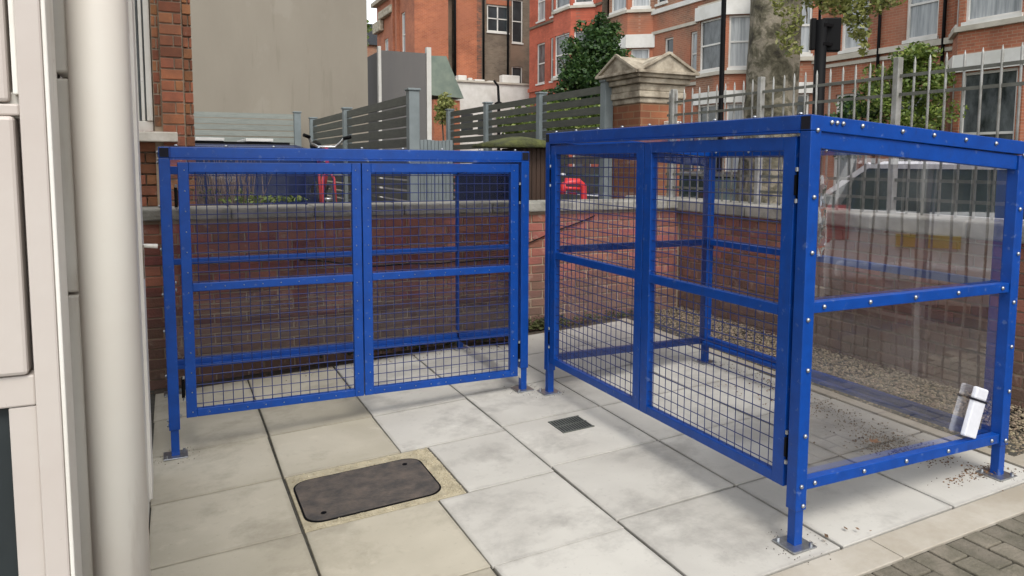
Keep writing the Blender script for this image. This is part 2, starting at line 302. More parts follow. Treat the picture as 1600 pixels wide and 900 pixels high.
# ------------------------------------------------------------------ mesh helpers
WORLD = {}
def wloc(o): return WORLD.get(o.name, Vector((0, 0, 0))) if o else Vector((0, 0, 0))
class MB:
    def __init__(s): s.v = []; s.f = []; s.r = []
    def face(s, pts, r=0.):
        i = len(s.v); s.v += [tuple(p) for p in pts]; s.f.append(tuple(range(i, i+len(pts)))); s.r.append(r)
    def hexa(s, p, r=0.):     # p: 8 points, bottom ring 0-3 (ccw from above), top ring 4-7
        i = len(s.v); s.v += [tuple(q) for q in p]
        for q in ((0, 3, 2, 1), (4, 5, 6, 7), (0, 1, 5, 4), (1, 2, 6, 5), (2, 3, 7, 6), (3, 0, 4, 7)):
            s.f.append(tuple(i+k for k in q)); s.r.append(r)
        return s
    def box(s, x0, x1, y0, y1, z0, z1, r=0.):
        x0, x1 = sorted((x0, x1)); y0, y1 = sorted((y0, y1)); z0, z1 = sorted((z0, z1))
        return s.hexa([(x0, y0, z0), (x1, y0, z0), (x1, y1, z0), (x0, y1, z0), (x0, y0, z1), (x1, y0, z1), (x1, y1, z1), (x0, y1, z1)], r)
    def bar(s, a, b, w_, h_, up=(0, 0, 1), r=0.):   # rectangular bar from a to b, w_ sideways, h_ along up
        a, b = Vector(a), Vector(b); d = (b-a).normalized(); u = Vector(up)
        sd_ = d.cross(u).normalized(); u = sd_.cross(d).normalized()
        P = []
        for q in (a, b):
            P.append([q-sd_*w_/2-u*h_/2, q+sd_*w_/2-u*h_/2, q+sd_*w_/2+u*h_/2, q-sd_*w_/2+u*h_/2])
        i = len(s.v); s.v += [tuple(x) for x in P[0]+P[1]]
        for q in ((0, 1, 2, 3), (7, 6, 5, 4), (0, 4, 5, 1), (1, 5, 6, 2), (2, 6, 7, 3), (3, 7, 4, 0)):
            s.f.append(tuple(i+k for k in q)); s.r.append(r)
        return s
    def tube(s, pts, rad, n=8, r=0., cap=True):
        pts = [Vector(p) for p in pts]; rad = rad if isinstance(rad, (list, tuple)) else [rad]*len(pts)
        rings = []
        for k, p in enumerate(pts):
            d = (pts[min(k+1, len(pts)-1)]-pts[max(k-1, 0)]).normalized()
            ref = Vector((0, 0, 1)) if abs(d.z) < .9 else Vector((1, 0, 0))
            a = d.cross(ref).normalized(); b = d.cross(a).normalized(); i = len(s.v)
            for j in range(n):
                t = 2*math.pi*j/n; s.v.append(tuple(p+(a*math.cos(t)+b*math.sin(t))*rad[k]))
            rings.append(i)
        for k in range(len(rings)-1):
            for j in range(n):
                s.f.append((rings[k]+j, rings[k]+(j+1) % n, rings[k+1]+(j+1) % n, rings[k+1]+j)); s.r.append(r)
        if cap:
            s.f.append(tuple(rings[0]+j for j in reversed(range(n)))); s.r.append(r)
            s.f.append(tuple(rings[-1]+j for j in range(n))); s.r.append(r)
        return s
    def prism(s, poly, z0, z1, r=0.):
        n = len(poly); i = len(s.v)
        s.v += [(x, y, z0) for x, y in poly]+[(x, y, z1) for x, y in poly]
        s.f.append(tuple(i+k for k in reversed(range(n)))); s.r.append(r)
        s.f.append(tuple(i+n+k for k in range(n))); s.r.append(r)
        for k in range(n): s.f.append((i+k, i+(k+1) % n, i+n+(k+1) % n, i+n+k)); s.r.append(r)
        return s
    def loft(s, rings, close=True, cap=True, r=0.):   # rings: lists of equal-length point lists
        n = len(rings[0]); base = []
        for R in rings: base.append(len(s.v)); s.v += [tuple(p) for p in R]
        for k in range(len(rings)-1):
            for j in range(n if close else n-1):
                s.f.append((base[k]+j, base[k]+(j+1) % n, base[k+1]+(j+1) % n, base[k+1]+j)); s.r.append(r)
        if cap:
            s.f.append(tuple(base[0]+j for j in reversed(range(n)))); s.r.append(r)
            s.f.append(tuple(base[-1]+j for j in range(n))); s.r.append(r)
        return s
    def build(s, name, m, parent=None, org=None, smooth=False, bev=0, attr=False, fix=False, **kw):
        w0 = wloc(parent)
        if org is None:
            if parent: o0 = w0
            else:
                xs = [p[0] for p in s.v]; ys = [p[1] for p in s.v]; zs = [p[2] for p in s.v]
                o0 = Vector(((min(xs)+max(xs))/2, (min(ys)+max(ys))/2, min(zs)))
        else: o0 = Vector(org)
        me = bpy.data.meshes.new(name); me.from_pydata([(p[0]-o0.x, p[1]-o0.y, p[2]-o0.z) for p in s.v], [], s.f)
        me.materials.append(M[m] if isinstance(m, str) else m)
        if attr:
            a = me.attributes.new('rnd', 'FLOAT', 'FACE'); a.data.foreach_set('value', s.r)
        if smooth: me.polygons.foreach_set('use_smooth', [True]*len(me.polygons))
        if fix:
            import bmesh
            b = bmesh.new(); b.from_mesh(me); bmesh.ops.recalc_face_normals(b, faces=b.faces); b.to_mesh(me); b.free()
        o = bpy.data.objects.new(name, me); COL.objects.link(o)
        if parent: o.parent = parent
        o.location = o0-w0; WORLD[o.name] = o0
        if bev:
            md = o.modifiers.new('bevel', 'BEVEL'); md.width = bev; md.segments = 2; md.limit_method = 'ANGLE'
        for k, x in kw.items(): o[k] = x
        return o
def inst(mesh_obj, name, loc, parent=None, rot=None, scale=None):
    """another object sharing mesh_obj's mesh, at world loc"""
    o = bpy.data.objects.new(name, mesh_obj.data); COL.objects.link(o)
    if parent: o.parent = parent
    o.location = Vector(loc)-wloc(parent); WORLD[o.name] = Vector(loc)
    if rot: o.rotation_euler = rot
    if scale: o.scale = scale
    for md in mesh_obj.modifiers:
        n = o.modifiers.new(md.name, md.type); n.width = md.width; n.segments = md.segments; n.limit_method = md.limit_method
    return o
def thing(name, loc, label, cat, group=None):
    o = bpy.data.objects.new(name, None); COL.objects.link(o); o.location = loc; WORLD[o.name] = Vector(loc)
    o.empty_display_size = .1; o['label'] = label; o['category'] = cat
    if group: o['group'] = group
    return o
def tag(o, label, cat, group=None):
    o['label'] = label; o['category'] = cat
    if group: o['group'] = group
    return o
def gz(x, y): return .0515*(x-1)+.0086*(y-3)       # the yard falls to the left
#@@GROUND
# ------------------------------------------------------------------ ground outside and street
b = MB(); b.face([(-300, -300, -.45), (300, -300, -.45), (300, 600, -.45), (-300, 600, -.45)]); b.build('ground', 'grass', kind='structure')
b = MB(); b.box(-2.5, 4.7, 6.3, 40, -.3, .02); b.build('neighbour_yard', 'pavement', kind='structure')
b = MB(); b.box(4.7, 6.9, -40, 90, -.3, .14); b.build('near_pavement', 'pavement', kind='structure')
b = MB(); b.box(6.9, 7.02, -40, 90, -.3, .145); b.build('kerb', 'stone_far', kind='structure')
b = MB(); b.box(7.02, 14.2, -40, 90, -.3, .02); b.build('road', 'asphalt', kind='structure')
b = MB(); b.box(14.2, 14.32, -40, 90, -.3, .145); b.build('kerb', 'stone_far', kind='structure')
b = MB(); b.box(14.32, 26, -40, 90, -.3, .14); b.build('far_pavement', 'pavement', kind='structure')

# ------------------------------------------------------------------ the paved yard
def sheet(x0, x1, y0, y1, dz, thick=.05):
    m = MB(); P = [(x0, y0), (x1, y0), (x1, y1), (x0, y1)]
    return m.hexa([(x, y, gz(x, y)+dz-thick) for x, y in P]+[(x, y, gz(x, y)+dz) for x, y in P])
bed = sheet(-.6, 4.5, -1.0, 6.0, -.012, .25).build('paving_bed', 'bed', kind='structure')
def slab(pts, m, dz=0.):
    q = MB(); q.hexa([(x, y, gz(x, y)-.045) for x, y in pts]+[(x, y, gz(x, y)+dz) for x, y in pts])
    return q.build('paving_slab', m, bed, org=(pts[0][0], pts[0][1], gz(*pts[0])), bev=.004)
CXS = [-.13, .49, 1.11, 1.735, 2.405, 3.085, 3.72]
RA = [1.42, 2.04, 2.67, 3.33, 3.965, 4.605, 5.25, 5.86]
RB = [2.10, 2.745, 3.385, 4.02, 4.665, 5.31, 5.86]
for ci in range(6):
    rows = RA if ci < 3 else RB
    for ri in range(len(rows)-1):
        x0, x1, y0, y1 = CXS[ci], CXS[ci+1], rows[ri], rows[ri+1]
        if ci == 1 and abs(y0-3.33) < .01: continue                     # inspection cover sits here
        if ci == 2 and abs(y0-3.33) < .01: x0 = 1.262
        if ci < 3 and y0 < 1.5: y0 = 2.1-.62; 
        if ci < 3 and y1 < 2.05: continue
        g = .0045+rnd.random()*.002; j = lambda: rnd.uniform(-.004, .004)
        pts = [(x0+g+j(), y0+g+j()), (x1-g+j(), y0+g+j()), (x1-g+j(), y1-g+j()), (x0+g+j(), y1-g+j())]
        slab(pts, 'slab_buff' if ci < 2 else 'slab_grey', rnd.uniform(-.001, .002))
# concrete edging: front band, strip beside the gravel, strip under the back wall
for x0, x1, nme in ((-.6, .9, 1), (.9, 2.55, 1), (2.55, 4.5, 1)):
    sheet(x0+.002, x1-.002, 1.935, 2.036 if x1 < 2.0 else 2.094, .001).build('edging_strip', 'band', bed, bev=.003)
sheet(3.727, 3.80, 2.1, 5.9, .006).build('edging_strip', 'band', bed, bev=.003)
sheet(3.80, 4.46, 1.94, 2.30, .0).build('edging_strip', 'band', bed, bev=.003)
sheet(-.13, 4.5, 5.866, 5.995, -.004).build('edging_strip', 'soil', bed)
# inspection cover in its mortar pad
sheet(.497, 1.256, 3.336, 3.96, -.003).build('mortar_pad', 'mortar_pad', bed, bev=.003)
cov = thing('inspection_cover', (.84, 3.625, gz(.84, 3.625)), 'dark rusty rounded inspection cover set in mortar between the slabs', 'manhole cover')
def rr(x0, x1, y0, y1, r, n=6):
    P = []
    for cx_, cy_, a0 in ((x1-r, y1-r, 0), (x0+r, y1-r, 90), (x0+r, y0+r, 180), (x1-r, y0+r, 270)):
        for k in range(n+1):
            t = math.radians(a0+90*k/n); P.append((cx_+r*math.cos(t), cy_+r*math.sin(t)))
    return P
def rrsheet(P, dz0, dz1):
    q = MB(); n = len(P)
    q.v = [(x, y, gz(x, y)+dz0) for x, y in P]+[(x, y, gz(x, y)+dz1) for x, y in P]
    q.f = [tuple(reversed(range(n))), tuple(range(n, 2*n))]+[(k, (k+1) % n, n+(k+1) % n, n+k) for k in range(n)]; q.r = [0]*len(q.f)
    return q
rrsheet(rr(.512, 1.168, 3.385, 3.868, .085), -.02, .0015).build('frame', 'black', cov)
rrsheet(rr(.520, 1.160, 3.393, 3.860, .08), -.01, .004).build('lid', 'iron', cov, bev=.002)
for x, y in ((.60, 3.46), (1.08, 3.79)):
    rrsheet([(x+.014*math.cos(t*math.pi/4), y+.014*math.sin(t*math.pi/4)) for t in range(8)], .003, .0055).build('keyhole_plug', 'black', cov)
gr = thing('drain_grate', (2.105, 3.84, gz(2.1, 3.84)), 'small square dark drain grate let into a pale slab', 'drain')
rrsheet([(2.0, 3.74), (2.2, 3.74), (2.2, 3.935), (2.0, 3.935)], -.01, .0025).build('pan', 'hollow', gr)
for k in range(12):
    x = 2.003+k*.0172
    rrsheet([(x, 3.742), (x+.008, 3.742), (x+.008, 3.933), (x, 3.933)], .002, .006).build('bar', 'grate', gr)
for y in (3.738, 3.834, 3.928): rrsheet([(1.998, y), (2.205, y), (2.205, y+.01), (1.998, y+.01)], .002, .0065).build('cross_bar', 'grate', gr)
# block paving in front: running rows along the view, each block a piece
pb = sheet(-.6, 6.0, -1.2, 1.93, -.02, .25).build('driveway_bed', 'bed', kind='structure')
pm = MB(); pm.box(-.0495, .0495, -.104, .104, -.05, 0); pv = None
for i in range(46):
    x = 1.15+i*.1055
    for k in range(5 if x > 1.6 else 3):
        y = 1.93-.108-k*.214+(.0 if i % 2 == 0 else .0)
        if i % 2: y -= .107
        z = gz(x, y)+rnd.uniform(-.003, .003)-.001
        if pv is None:
            pv = pm.build('paver', 'paver', pb, org=(0, 0, 0), bev=.006); pv.location = Vector((x, y, z))-wloc(pb)
        else: inst(pv, 'paver', (x, y, z), pb, rot=(rnd.uniform(-.012, .012), .05*-1+rnd.uniform(-.01, .01), rnd.uniform(-.01, .01)))
    if i % 2:
        y = 1.93-.052; q = MB(); q.box(-.0495, .0495, -.05, .05, -.05, 0)
        if i == 1: half = q.build('paver', 'paver', pb, org=(0, 0, 0), bev=.006); half.location = Vector((x, y, gz(x, y)-.001))-wloc(pb)
        else: inst(half, 'paver', (x, y, gz(x, y)-.001), pb, rot=(0, -.05, 0))
# gravel strip: stones
def stones(name, m, pts, smin, smax, **kw):
    phi = (1+5**.5)/2
    V0 = [Vector(p).normalized() for p in [(-1, phi, 0), (1, phi, 0), (-1, -phi, 0), (1, -phi, 0), (0, -1, phi), (0, 1, phi), (0, -1, -phi), (0, 1, -phi), (phi, 0, -1), (phi, 0, 1), (-phi, 0, -1), (-phi, 0, 1)]]
    F0 = [(0, 11, 5), (0, 5, 1), (0, 1, 7), (0, 7, 10), (0, 10, 11), (1, 5, 9), (5, 11, 4), (11, 10, 2), (10, 7, 6), (7, 1, 8), (3, 9, 4), (3, 4, 2), (3, 2, 6), (3, 6, 8), (3, 8, 9), (4, 9, 5), (2, 4, 11), (6, 2, 10), (8, 6, 7), (9, 8, 1)]
    q = MB()
    for (x, y, z) in pts:
        s = rnd.uniform(smin, smax); a = Vector((rnd.uniform(.7, 1.3), rnd.uniform(.7, 1.3), rnd.uniform(.45, .9)))*s
        t = rnd.random()*6.3; c, sn = math.cos(t), math.sin(t); i = len(q.v); r = rnd.random()
        for v in V0:
            k = rnd.uniform(.8, 1.15); X, Y, Z = v.x*a.x*k, v.y*a.y*k, v.z*a.z*k
            q.v.append((x+X*c-Y*sn, y+X*sn+Y*c, z+Z))
        q.f += [tuple(i+j for j in f) for f in F0]; q.r += [r]*20
    return q.build(name, m, attr=True, **kw)
P = []
for _ in range(900):
    x = rnd.choice((rnd.uniform(1.172, 1.252), rnd.uniform(.50, 1.25), rnd.uniform(1.172, 1.252))); y = rnd.uniform(3.34, 3.955) if x > 1.17 else rnd.choice((rnd.uniform(3.34, 3.38), rnd.uniform(3.875, 3.955)))
    P.append((x, y, gz(x, y)-.002))
stones('mortar_rubble', 'mortar_pad', P, .003, .008, kind='stuff')
sheet(3.80, 4.46, 2.3, 6.0, -.03, .1).build('gravel_bed', 'soil', kind='structure')
P = []
for _ in range(13000):
    x = rnd.uniform(3.81, 4.45); y = 2.31+3.68*rnd.random()**1.15
    P.append((x, y, gz(x, y)-.025+.05*((x-3.8)/.65)**2*.8+rnd.uniform(0, .012)))
stones('gravel', 'gravel', P, .005, .0115, kind='stuff')
P = []
for cx_, cy_, sx_, sy_, n in ((3.42, 2.70, .07, .13, 420), (3.50, 3.1, .05, .35, 260), (3.60, 3.6, .04, .5, 200), (3.45, 2.27, .10, .03, 130), (4.0, 2.2, .15, .04, 60), (1.72, 5.75, .5, .05, 60)):
    for _ in range(n):
        x, y = rnd.gauss(cx_, sx_), rnd.gauss(cy_, sy_)
        if x < 3.8: P.append((x, y, gz(x, y)+.004))
stones('grit', 'litter', P, .002, .0055, kind='stuff')
def litter(name, m, spots, size, **kw):
    q = MB()
    for cx_, cy_, sx_, sy_, n in spots:
        for _ in range(n):
            x, y = rnd.gauss(cx_, sx_), rnd.gauss(cy_, sy_); z = gz(x, y)+rnd.uniform(.006, .02); t = rnd.random()*6.3; s = rnd.uniform(.5, 1)*size
            a = Vector((math.cos(t), math.sin(t), rnd.uniform(-.4, .4)))*s; c = Vector((-math.sin(t), math.cos(t), rnd.uniform(-.4, .4)))*s*.6
            o = Vector((x, y, z)); q.face([o-a, o+c, o+a, o-c], rnd.random())
    return q.build(name, m, attr=True, **kw)
litter('leaf_litter', 'litter', [(3.33, 2.7, .09, .1, 90), (3.5, 2.24, .05, .03, 20), (3.25, 3.6, .05, .3, 30), (2.47, 2.15, .12, .04, 6), (.9, 5.88, .8, .04, 70), (2.9, 5.86, .4, .05, 40), (4.1, 4.2, .15, .9, 90)], .013, kind='stuff')
P = []
for fx_, fy_ in ((-.007, 4.57), (2.125, 4.57), (2.125, 5.79), (2.255, 2.21), (3.54, 2.21), (2.255, 4.42), (3.54, 4.42)):
    for _ in range(46):
        t = rnd.random()*6.28; r_ = rnd.uniform(.062, .12)+abs(rnd.gauss(0, .02)); x, y = fx_+r_*math.cos(t), fy_+r_*math.sin(t)
        P.append((x, y, gz(x, y)+.003))
stones('foot_shade_specks', 'soil', P, .0012, .003, kind='stuff')  # dark specks ringed round each foot stand in for its contact shadow
P = []
for cx_, cy_, cz_, sx_, sz_, n in ((2.98, 5.975, .16, .13, .045, 420), (2.0, 5.975, .10, .5, .03, 160), (3.6, 5.975, .2, .25, .03, 140)):
    for _ in range(n):
        x = rnd.gauss(cx_, sx_); P.append((x, cy_-abs(rnd.gauss(0, .02)), cz_+abs(rnd.gauss(0, sz_))-.02))
stones('moss_tufts', 'moss', P, .006, .016, kind='stuff')
q = MB(); pts = []
for k in range(25):
    f = k/24; pts.append((.9+2.6*f, 5.985, .80+.36*(f-.35)**2*1.2+.16*f-.10*math.sin(f*3.1)+.01*math.sin(k)))
q.tube(pts, .0055, 6); tag(q.build('cable', 'black', smooth=True), 'thin black cable sagging along the back brick wall', 'cable')
q = MB(); o_ = Vector((3.33, 2.74, gz(3.33, 2.74)+.02))
for a_, l_ in ((0, .045), (60, .038), (-60, .038), (120, .026), (-120, .026)):
    t = math.radians(a_+20); d_ = Vector((math.cos(t), math.sin(t), .25)); p_ = Vector((-math.sin(t), math.cos(t), 0))
    q.face([o_, o_+d_*l_*.5+p_*l_*.28, o_+d_*l_, o_+d_*l_*.5-p_*l_*.28], .1)
tag(q.build('fallen_leaf', 'orange_leaf'), 'curled orange leaf lying on the slabs inside the taller cage', 'leaf')
# ------------------------------------------------------------------ walls built of bricks
def wall_bricks(par, m, axis, c, u0, u1, z0, courses, inward, limit=300, bw=.215, bh=.065, bond=.5, flemish=False):
    """brick faces along a wall. axis 'x': run along X with its face on Y=c; 'y': run along Y with face on X=c"""
    items = []
    for k in range(courses):
        z = z0+k*(bh+.01); u = u0; odd = k % 2; first = True; j = 0
        while u < u1-.02:
            L = bw
            if flemish: L = bw if (j+odd) % 2 == 0 else .1025
            elif first and odd: L = .1025
            e = min(u+L, u1); items.append((u, e, z)); u = e+.01; first = False; j += 1
    items.sort(key=lambda t: -t[2])
    cache = {}; rest = MB()
    for idx, (a, e, z) in enumerate(items):
        d = rnd.uniform(-.002, .003)
        if idx < limit:
            key = (round(e-a, 3), rnd.randrange(4))
            if key not in cache:
                q = MB(); L = e-a; t = lambda: rnd.uniform(-.0025, .0025)
                p = [(0, 0, 0), (L, 0, 0), (L, .09, 0), (0, .09, 0), (0, 0, bh), (L, 0, bh), (L, .09, bh), (0, .09, bh)]
                p = [(x+t(), y+(t()*.5 if y < .01 else 0), zz+t()) for x, y, zz in p]
                if axis == 'y': p = [(-y*inward*-1, x, zz) for x, y, zz in p]
                q.hexa(p)
                if axis == 'y': pass
                o = q.build('brick', m, par, org=(0, 0, 0), bev=.004, fix=True); cache[key] = o; new = o
            else: new = inst(cache[key], 'brick', (0, 0, 0), par)
            wl = Vector((a, c-d, z)) if axis == 'x' else Vector((c-d, a, z))
            new.location = wl-wloc(par)
        else:
            if axis == 'x': rest.box(a, e, c-d, c+.09, z, z+bh, rnd.random())
            else: rest.box(c-d, c+.09, a, e, z, z+bh, rnd.random())
    if rest.v: rest.build('bricks', m, par, attr=True, kind='stuff')
bw_ = MB(); bw_.box(-.6, 4.75, 6.008, 6.32, -.3, 1.175)
bwall = bw_.build('back_wall', 'mortar', org=(2, 6.16, -.3)); tag(bwall, 'low red brick wall with stone coping along the back of the yard', 'wall')
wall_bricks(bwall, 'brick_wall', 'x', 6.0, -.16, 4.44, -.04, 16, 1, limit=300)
x = -.2
while x < 4.4:
    L = rnd.uniform(.55, .75); e = min(x+L, 4.42)
    q = MB(); h = rnd.uniform(-.003, .003)
    q.box(x+.003, e-.003, 5.955, 6.36, 1.178, 1.262+h); q.build('coping_stone', 'coping', bwall, org=(x, 5.96, 1.178), bev=.012); x = e
sw = MB(); sw.box(4.463, 4.74, 2.45, 6.0, -.1, 1.155); sw.box(4.463, 4.74, 6.33, 6.9, -.1, 1.155)
swall = sw.build('side_wall', 'mortar', org=(4.6, 4.2, -.1)); tag(swall, 'brick wall on the street side carrying the pale railings, gravel at its foot', 'wall')
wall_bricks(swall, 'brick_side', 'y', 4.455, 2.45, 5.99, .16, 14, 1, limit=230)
q = MB()
for k in range(14):
    z = .16+k*.075
    q.box(4.46, 4.56, 2.443, 2.45, z, z+.065, rnd.random()); q.box(4.57, 4.735, 2.443, 2.45, z, z+.065, rnd.random())
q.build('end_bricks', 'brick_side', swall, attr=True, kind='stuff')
y = 2.43
while y < 6.9:
    L = rnd.uniform(.55, .75); e = min(y+L, 6.9)
    q = MB(); q.box(4.40, 4.79, y+.003, e-.003, 1.157, 1.265+rnd.uniform(-.004, .002)); q.build('coping_stone', 'coping', swall, org=(4.4, y, 1.157), bev=.014); y = e

# ------------------------------------------------------------------ railings on the side wall
def railing(name, y0, y1, zb, label, post_ys, base_z):
    t = thing(name, (4.6, y0, zb), label, 'railing')
    for z in (2.217, 2.09, base_z+.13, base_z):
        q = MB(); q.bar((4.6, y0, z), (4.6, y1, z), .012, .022); q.build('rail', 'galv_rail', t)
    q = MB(); q.tube([(0, 0, 0), (0, 0, 2.3-zb), (0, 0, 2.335-zb)], [.0085, .0085, .002], 8); first = None
    n = int((y1-y0)/.1215)
    for k in range(n+1):
        y = y0+k*.1215
        if any(abs(y-p) < .03 for p in post_ys): continue
        if first is None: first = q.build('bar', 'galv', t, org=(0, 0, 0), smooth=True); first.location = Vector((4.6, y, zb))-wloc(t)
        else: inst(first, 'bar', (4.6, y, zb), t, rot=(rnd.uniform(-.004, .004), rnd.uniform(-.006, .006), 0))
    for p in post_ys:
        q = MB(); q.box(4.575, 4.625, p-.022, p+.022, zb-.02, 2.345); q.build('post', 'galv', t, bev=.004)
    return t
railing('railing', 2.52, 6.44, 1.262, 'galvanised pointed-bar railing along the coping of the side wall', (3.738, 5.09, 6.338), 1.37)
railing('entrance_railing', -1.6, 2.36, .15, 'tall railing continuing to the ground past the end of the side wall', (-.2, 1.0, 2.3), .42)

# ------------------------------------------------------------------ blue cages
bolt_q = MB()
def bolt_mesh():
    q = MB(); R = []
    for rr_, zz in ((.0095, 0), (.0095, .004), (.007, .0075), (.003, .0095)):
        R.append([(rr_*math.cos(t*math.pi/4), rr_*math.sin(t*math.pi/4), zz) for t in range(8)])
    return q.loft(R)
BOLT = None
def cage(name, label, org, e, n, W, D, zf, zb, zmid, zdb, zsm, zbot, doors, rivets=True):
    """org: front-left post centre; e along the doored front, n inward"""
    global BOLT
    O = Vector((org[0], org[1], 0)); E = Vector((*e, 0)); N = Vector((*n, 0))
    T = lambda a, b_, z: O+E*a+N*b_+Vector((0, 0, z))
    t = thing(name, (org[0], org[1], gz(*org)), label, 'storage cage')
    hp = .028
    def bx(q, a0, a1, b0, b1, z0, z1, z2=None):     # z2: top height at b1 (sloping)
        lo = [T(a0, b0, z0), T(a1, b0, z0), T(a1, b1, z0 if z2 is None else z0+z2), T(a0, b1, z0 if z2 is None else z0+z2)]
        hi = [T(a0, b0, z1), T(a1, b0, z1), T(a1, b1, z1 if z2 is None else z1+z2), T(a0, b1, z1 if z2 is None else z1+z2)]
        q.hexa(lo+hi); return q
    dz = zb-zf
    def bolt(p, d, s=1.0):
        global BOLT
        rot = Vector(d).to_track_quat('Z', 'Y').to_euler()
        if BOLT is None:
            BOLT = bolt_mesh().build('bolt', 'zinc', t, org=(0, 0, 0), smooth=True); BOLT.location = p-wloc(t); BOLT.rotation_euler = rot
            BOLT.scale = (s,)*3
            return
        inst(BOLT, 'bolt', p, t, rot=rot, scale=(s,)*3)
    # posts with telescopic foot and base plate
    for a, b_, zt in ((0, 0, zf), (W, 0, zf), (0, D, zb), (W, D, zb)):
        g = gz(*T(a, b_, 0).xy); zs = g+.155
        q = bx(MB(), a-hp, a+hp, b_-hp, b_+hp, zs, zt-.062); po = q.build('post', 'blue', t, fix=True, bev=.003)
        q = bx(MB(), a-.021, a+.021, b_-.021, b_+.021, g+.007, zs+.002); q.build('foot', 'blue', po, fix=True, bev=.002)
        q = bx(MB(), a-.062, a+.062, b_-.062, b_+.062, g+.001, g+.009); q.build('base_plate', 'zinc', po, fix=True, bev=.002)
        for s1 in (-1, 1):
            q = MB(); c = T(a+s1*.045, b_+s1*.045, g+.009); q.tube([c, c+Vector((0, 0, .012))], .008, 6); q.build('anchor_bolt', 'zinc', po)
    # roof frame: front and back rails, sloping side rails with a dark plate on the front end painted as the shaded hollow
    bx(MB(), hp+.001, W-hp-.001, -hp, hp, zf-.060, zf).build('top_rail', 'blue', t, fix=True, bev=.003)
    bx(MB(), hp+.001, W-hp-.001, D-hp, D+hp, zb-.055, zb).build('top_rail', 'blue', t, fix=True, bev=.003)
    for a in (0, W):
        r_ = bx(MB(), a-hp, a+hp, -hp, D+hp, zf-.060, zf, dz).build('side_top_rail', 'blue', t, fix=True, bev=.003)
        bx(MB(), a-hp+.005, a+hp-.005, -hp-.0015, -hp+.001, zf-.055, zf-.006).build('tube_end_shade', 'hollow', r_, fix=True)
        bx(MB(), a-.018, a+.018, hp, D-hp, zf-.128, zf-.0612, dz).build('lower_top_rail', 'blue', t, fix=True, bev=.003)
    bx(MB(), hp, W-hp, -hp-.007, .022, zf-.069, zf-.0605).build('rail_lip', 'blue', t, fix=True)  # lip under the rail, shaped to catch sky light as a bright line
    # rails: sides and back
    for a in (0, W):
        bx(MB(), a-.02, a+.02, hp+.001, D-hp-.001, zsm-.024, zsm+.021).build('side_rail', 'blue', t, fix=True, bev=.003)
        bx(MB(), a-.02, a+.02, hp+.001, D-hp-.001, zbot-.024, zbot+.021).build('side_rail', 'blue', t, fix=True, bev=.003)
    bx(MB(), hp+.001, W-hp-.001, D-.02, D+.02, zsm-.02, zsm+.02).build('back_rail', 'blue', t, fix=True, bev=.003)
    q = bx(MB(), hp+.001, W-hp-.001, D-.02, D+.02, zbot-.028, zbot+.028)
    bx(q, hp+.001, W-hp-.001, D-.052, D-.0205, zbot-.028, zbot-.004); q.build('back_rail', 'blue', t, fix=True, bev=.003)
    # clear sheets
    def sheet4(p, nm, m='clear'):
        q = MB(); d = (Vector(p[1])-Vector(p[0])).cross(Vector(p[3])-Vector(p[0])).normalized()*.0016
        q.face(p); return q.build(nm, m, t)
    sheet4([T(-.01, -.02, zf+.004), T(W+.01, -.02, zf+.004), T(W+.01, D+.03, zb+.004), T(-.01, D+.03, zb+.004)], 'roof_sheet', 'clear_roof')
    sheet4([T(-.02, D+hp+.003, zbot-.02), T(W+.02, D+hp+.003, zbot-.02), T(W+.02, D+hp+.003, zb-.004), T(-.02, D+hp+.003, zb-.004)], 'back_sheet')
    for a, s1 in ((0, -1), (W, 1)):
        c = a-s1*.0225
        sheet4([T(c, -.02, zbot-.026), T(c, D+.02, zbot-.026), T(c, D+.02, zb-.004), T(c, -.02, zf-.004)], 'side_sheet', 'clear_side' if s1 > 0 else 'clear')
    for a, s1 in ((0, -1), (W, 1)):     # bolts holding the side sheets
        c = a+s1*(hp+.0005); cr_ = a+s1*.0205; dr = E*s1
        for f in (.06, .19, .37, .52, .68, .84): bolt(T(c, D*f, zf-.024+dz*f+rnd.uniform(-.003, .003)), dr)
        for f in (.09, .115): bolt(T(c, D*f-.01, zf-.022+dz*f), dr)
        for zz in (zsm, zbot):
            for f in (.06, .27, .48, .7, .93): bolt(T(cr_, D*f+rnd.uniform(-.01, .01), zz), dr)
        for b_ in (.0, D):
            zz0 = zbot-.02; zz1 = (zf if b_ == 0 else zb)-.085
            for k in range(7): bolt(T(c, b_+rnd.uniform(-.006, .006), zz0+(zz1-zz0)*(k+.05)/6+rnd.uniform(-.02, .02)), dr)
            bolt(T(c, b_+.008, gz(*T(a, b_, 0).xy)+.175), dr)
    for k in range(9): bolt(T(.06+(W-.12)*k/8, .004, zf+.005), (0, 0, 1))
    for k in range(7): bolt(T(.1+(W-.2)*k/6, D-hp-.001, zb-.028), -N)
    for b_ in (0, D):
        for z in (.35, .8, 1.3): pass
    for z in (zsm-.01, zsm+.03, zbot+.0): bolt(T(hp+.002, .006, z), E)
    # doors
    for (a0, a1, hinge_left, ajar) in doors:
        zt = zf-.082; st = .055 if rivets else .066; b0, b1 = -.026, .012
        d = thing('tmp', T(a0 if hinge_left else a1, 0, zdb), 'x', 'x') if False else None
        q = MB(); bx(q, a0, a0+st, b0, b1, zdb, zt); bx(q, a1-st, a1, b0, b1, zdb, zt)
        bx(q, a0+st+.0002, a1-st-.0002, b0+.001, b1-.001, zdb, zdb+.045); bx(q, a0+st+.0002, a1-st-.0002, b0+.001, b1-.001, zt-.055, zt)
        bx(q, a0+st+.0002, a1-st-.0002, b0+.001, b1-.001, zmid-.022, zmid+.022)
        hp0 = T(a0 if hinge_left else a1, 0, zdb)
        dr = q.build('door', 'blue', t, org=hp0, fix=True, bev=.003)
        q = MB(); wy = -.008; m_ = .053
        k = 0; a = a0+st-.01+m_*.8
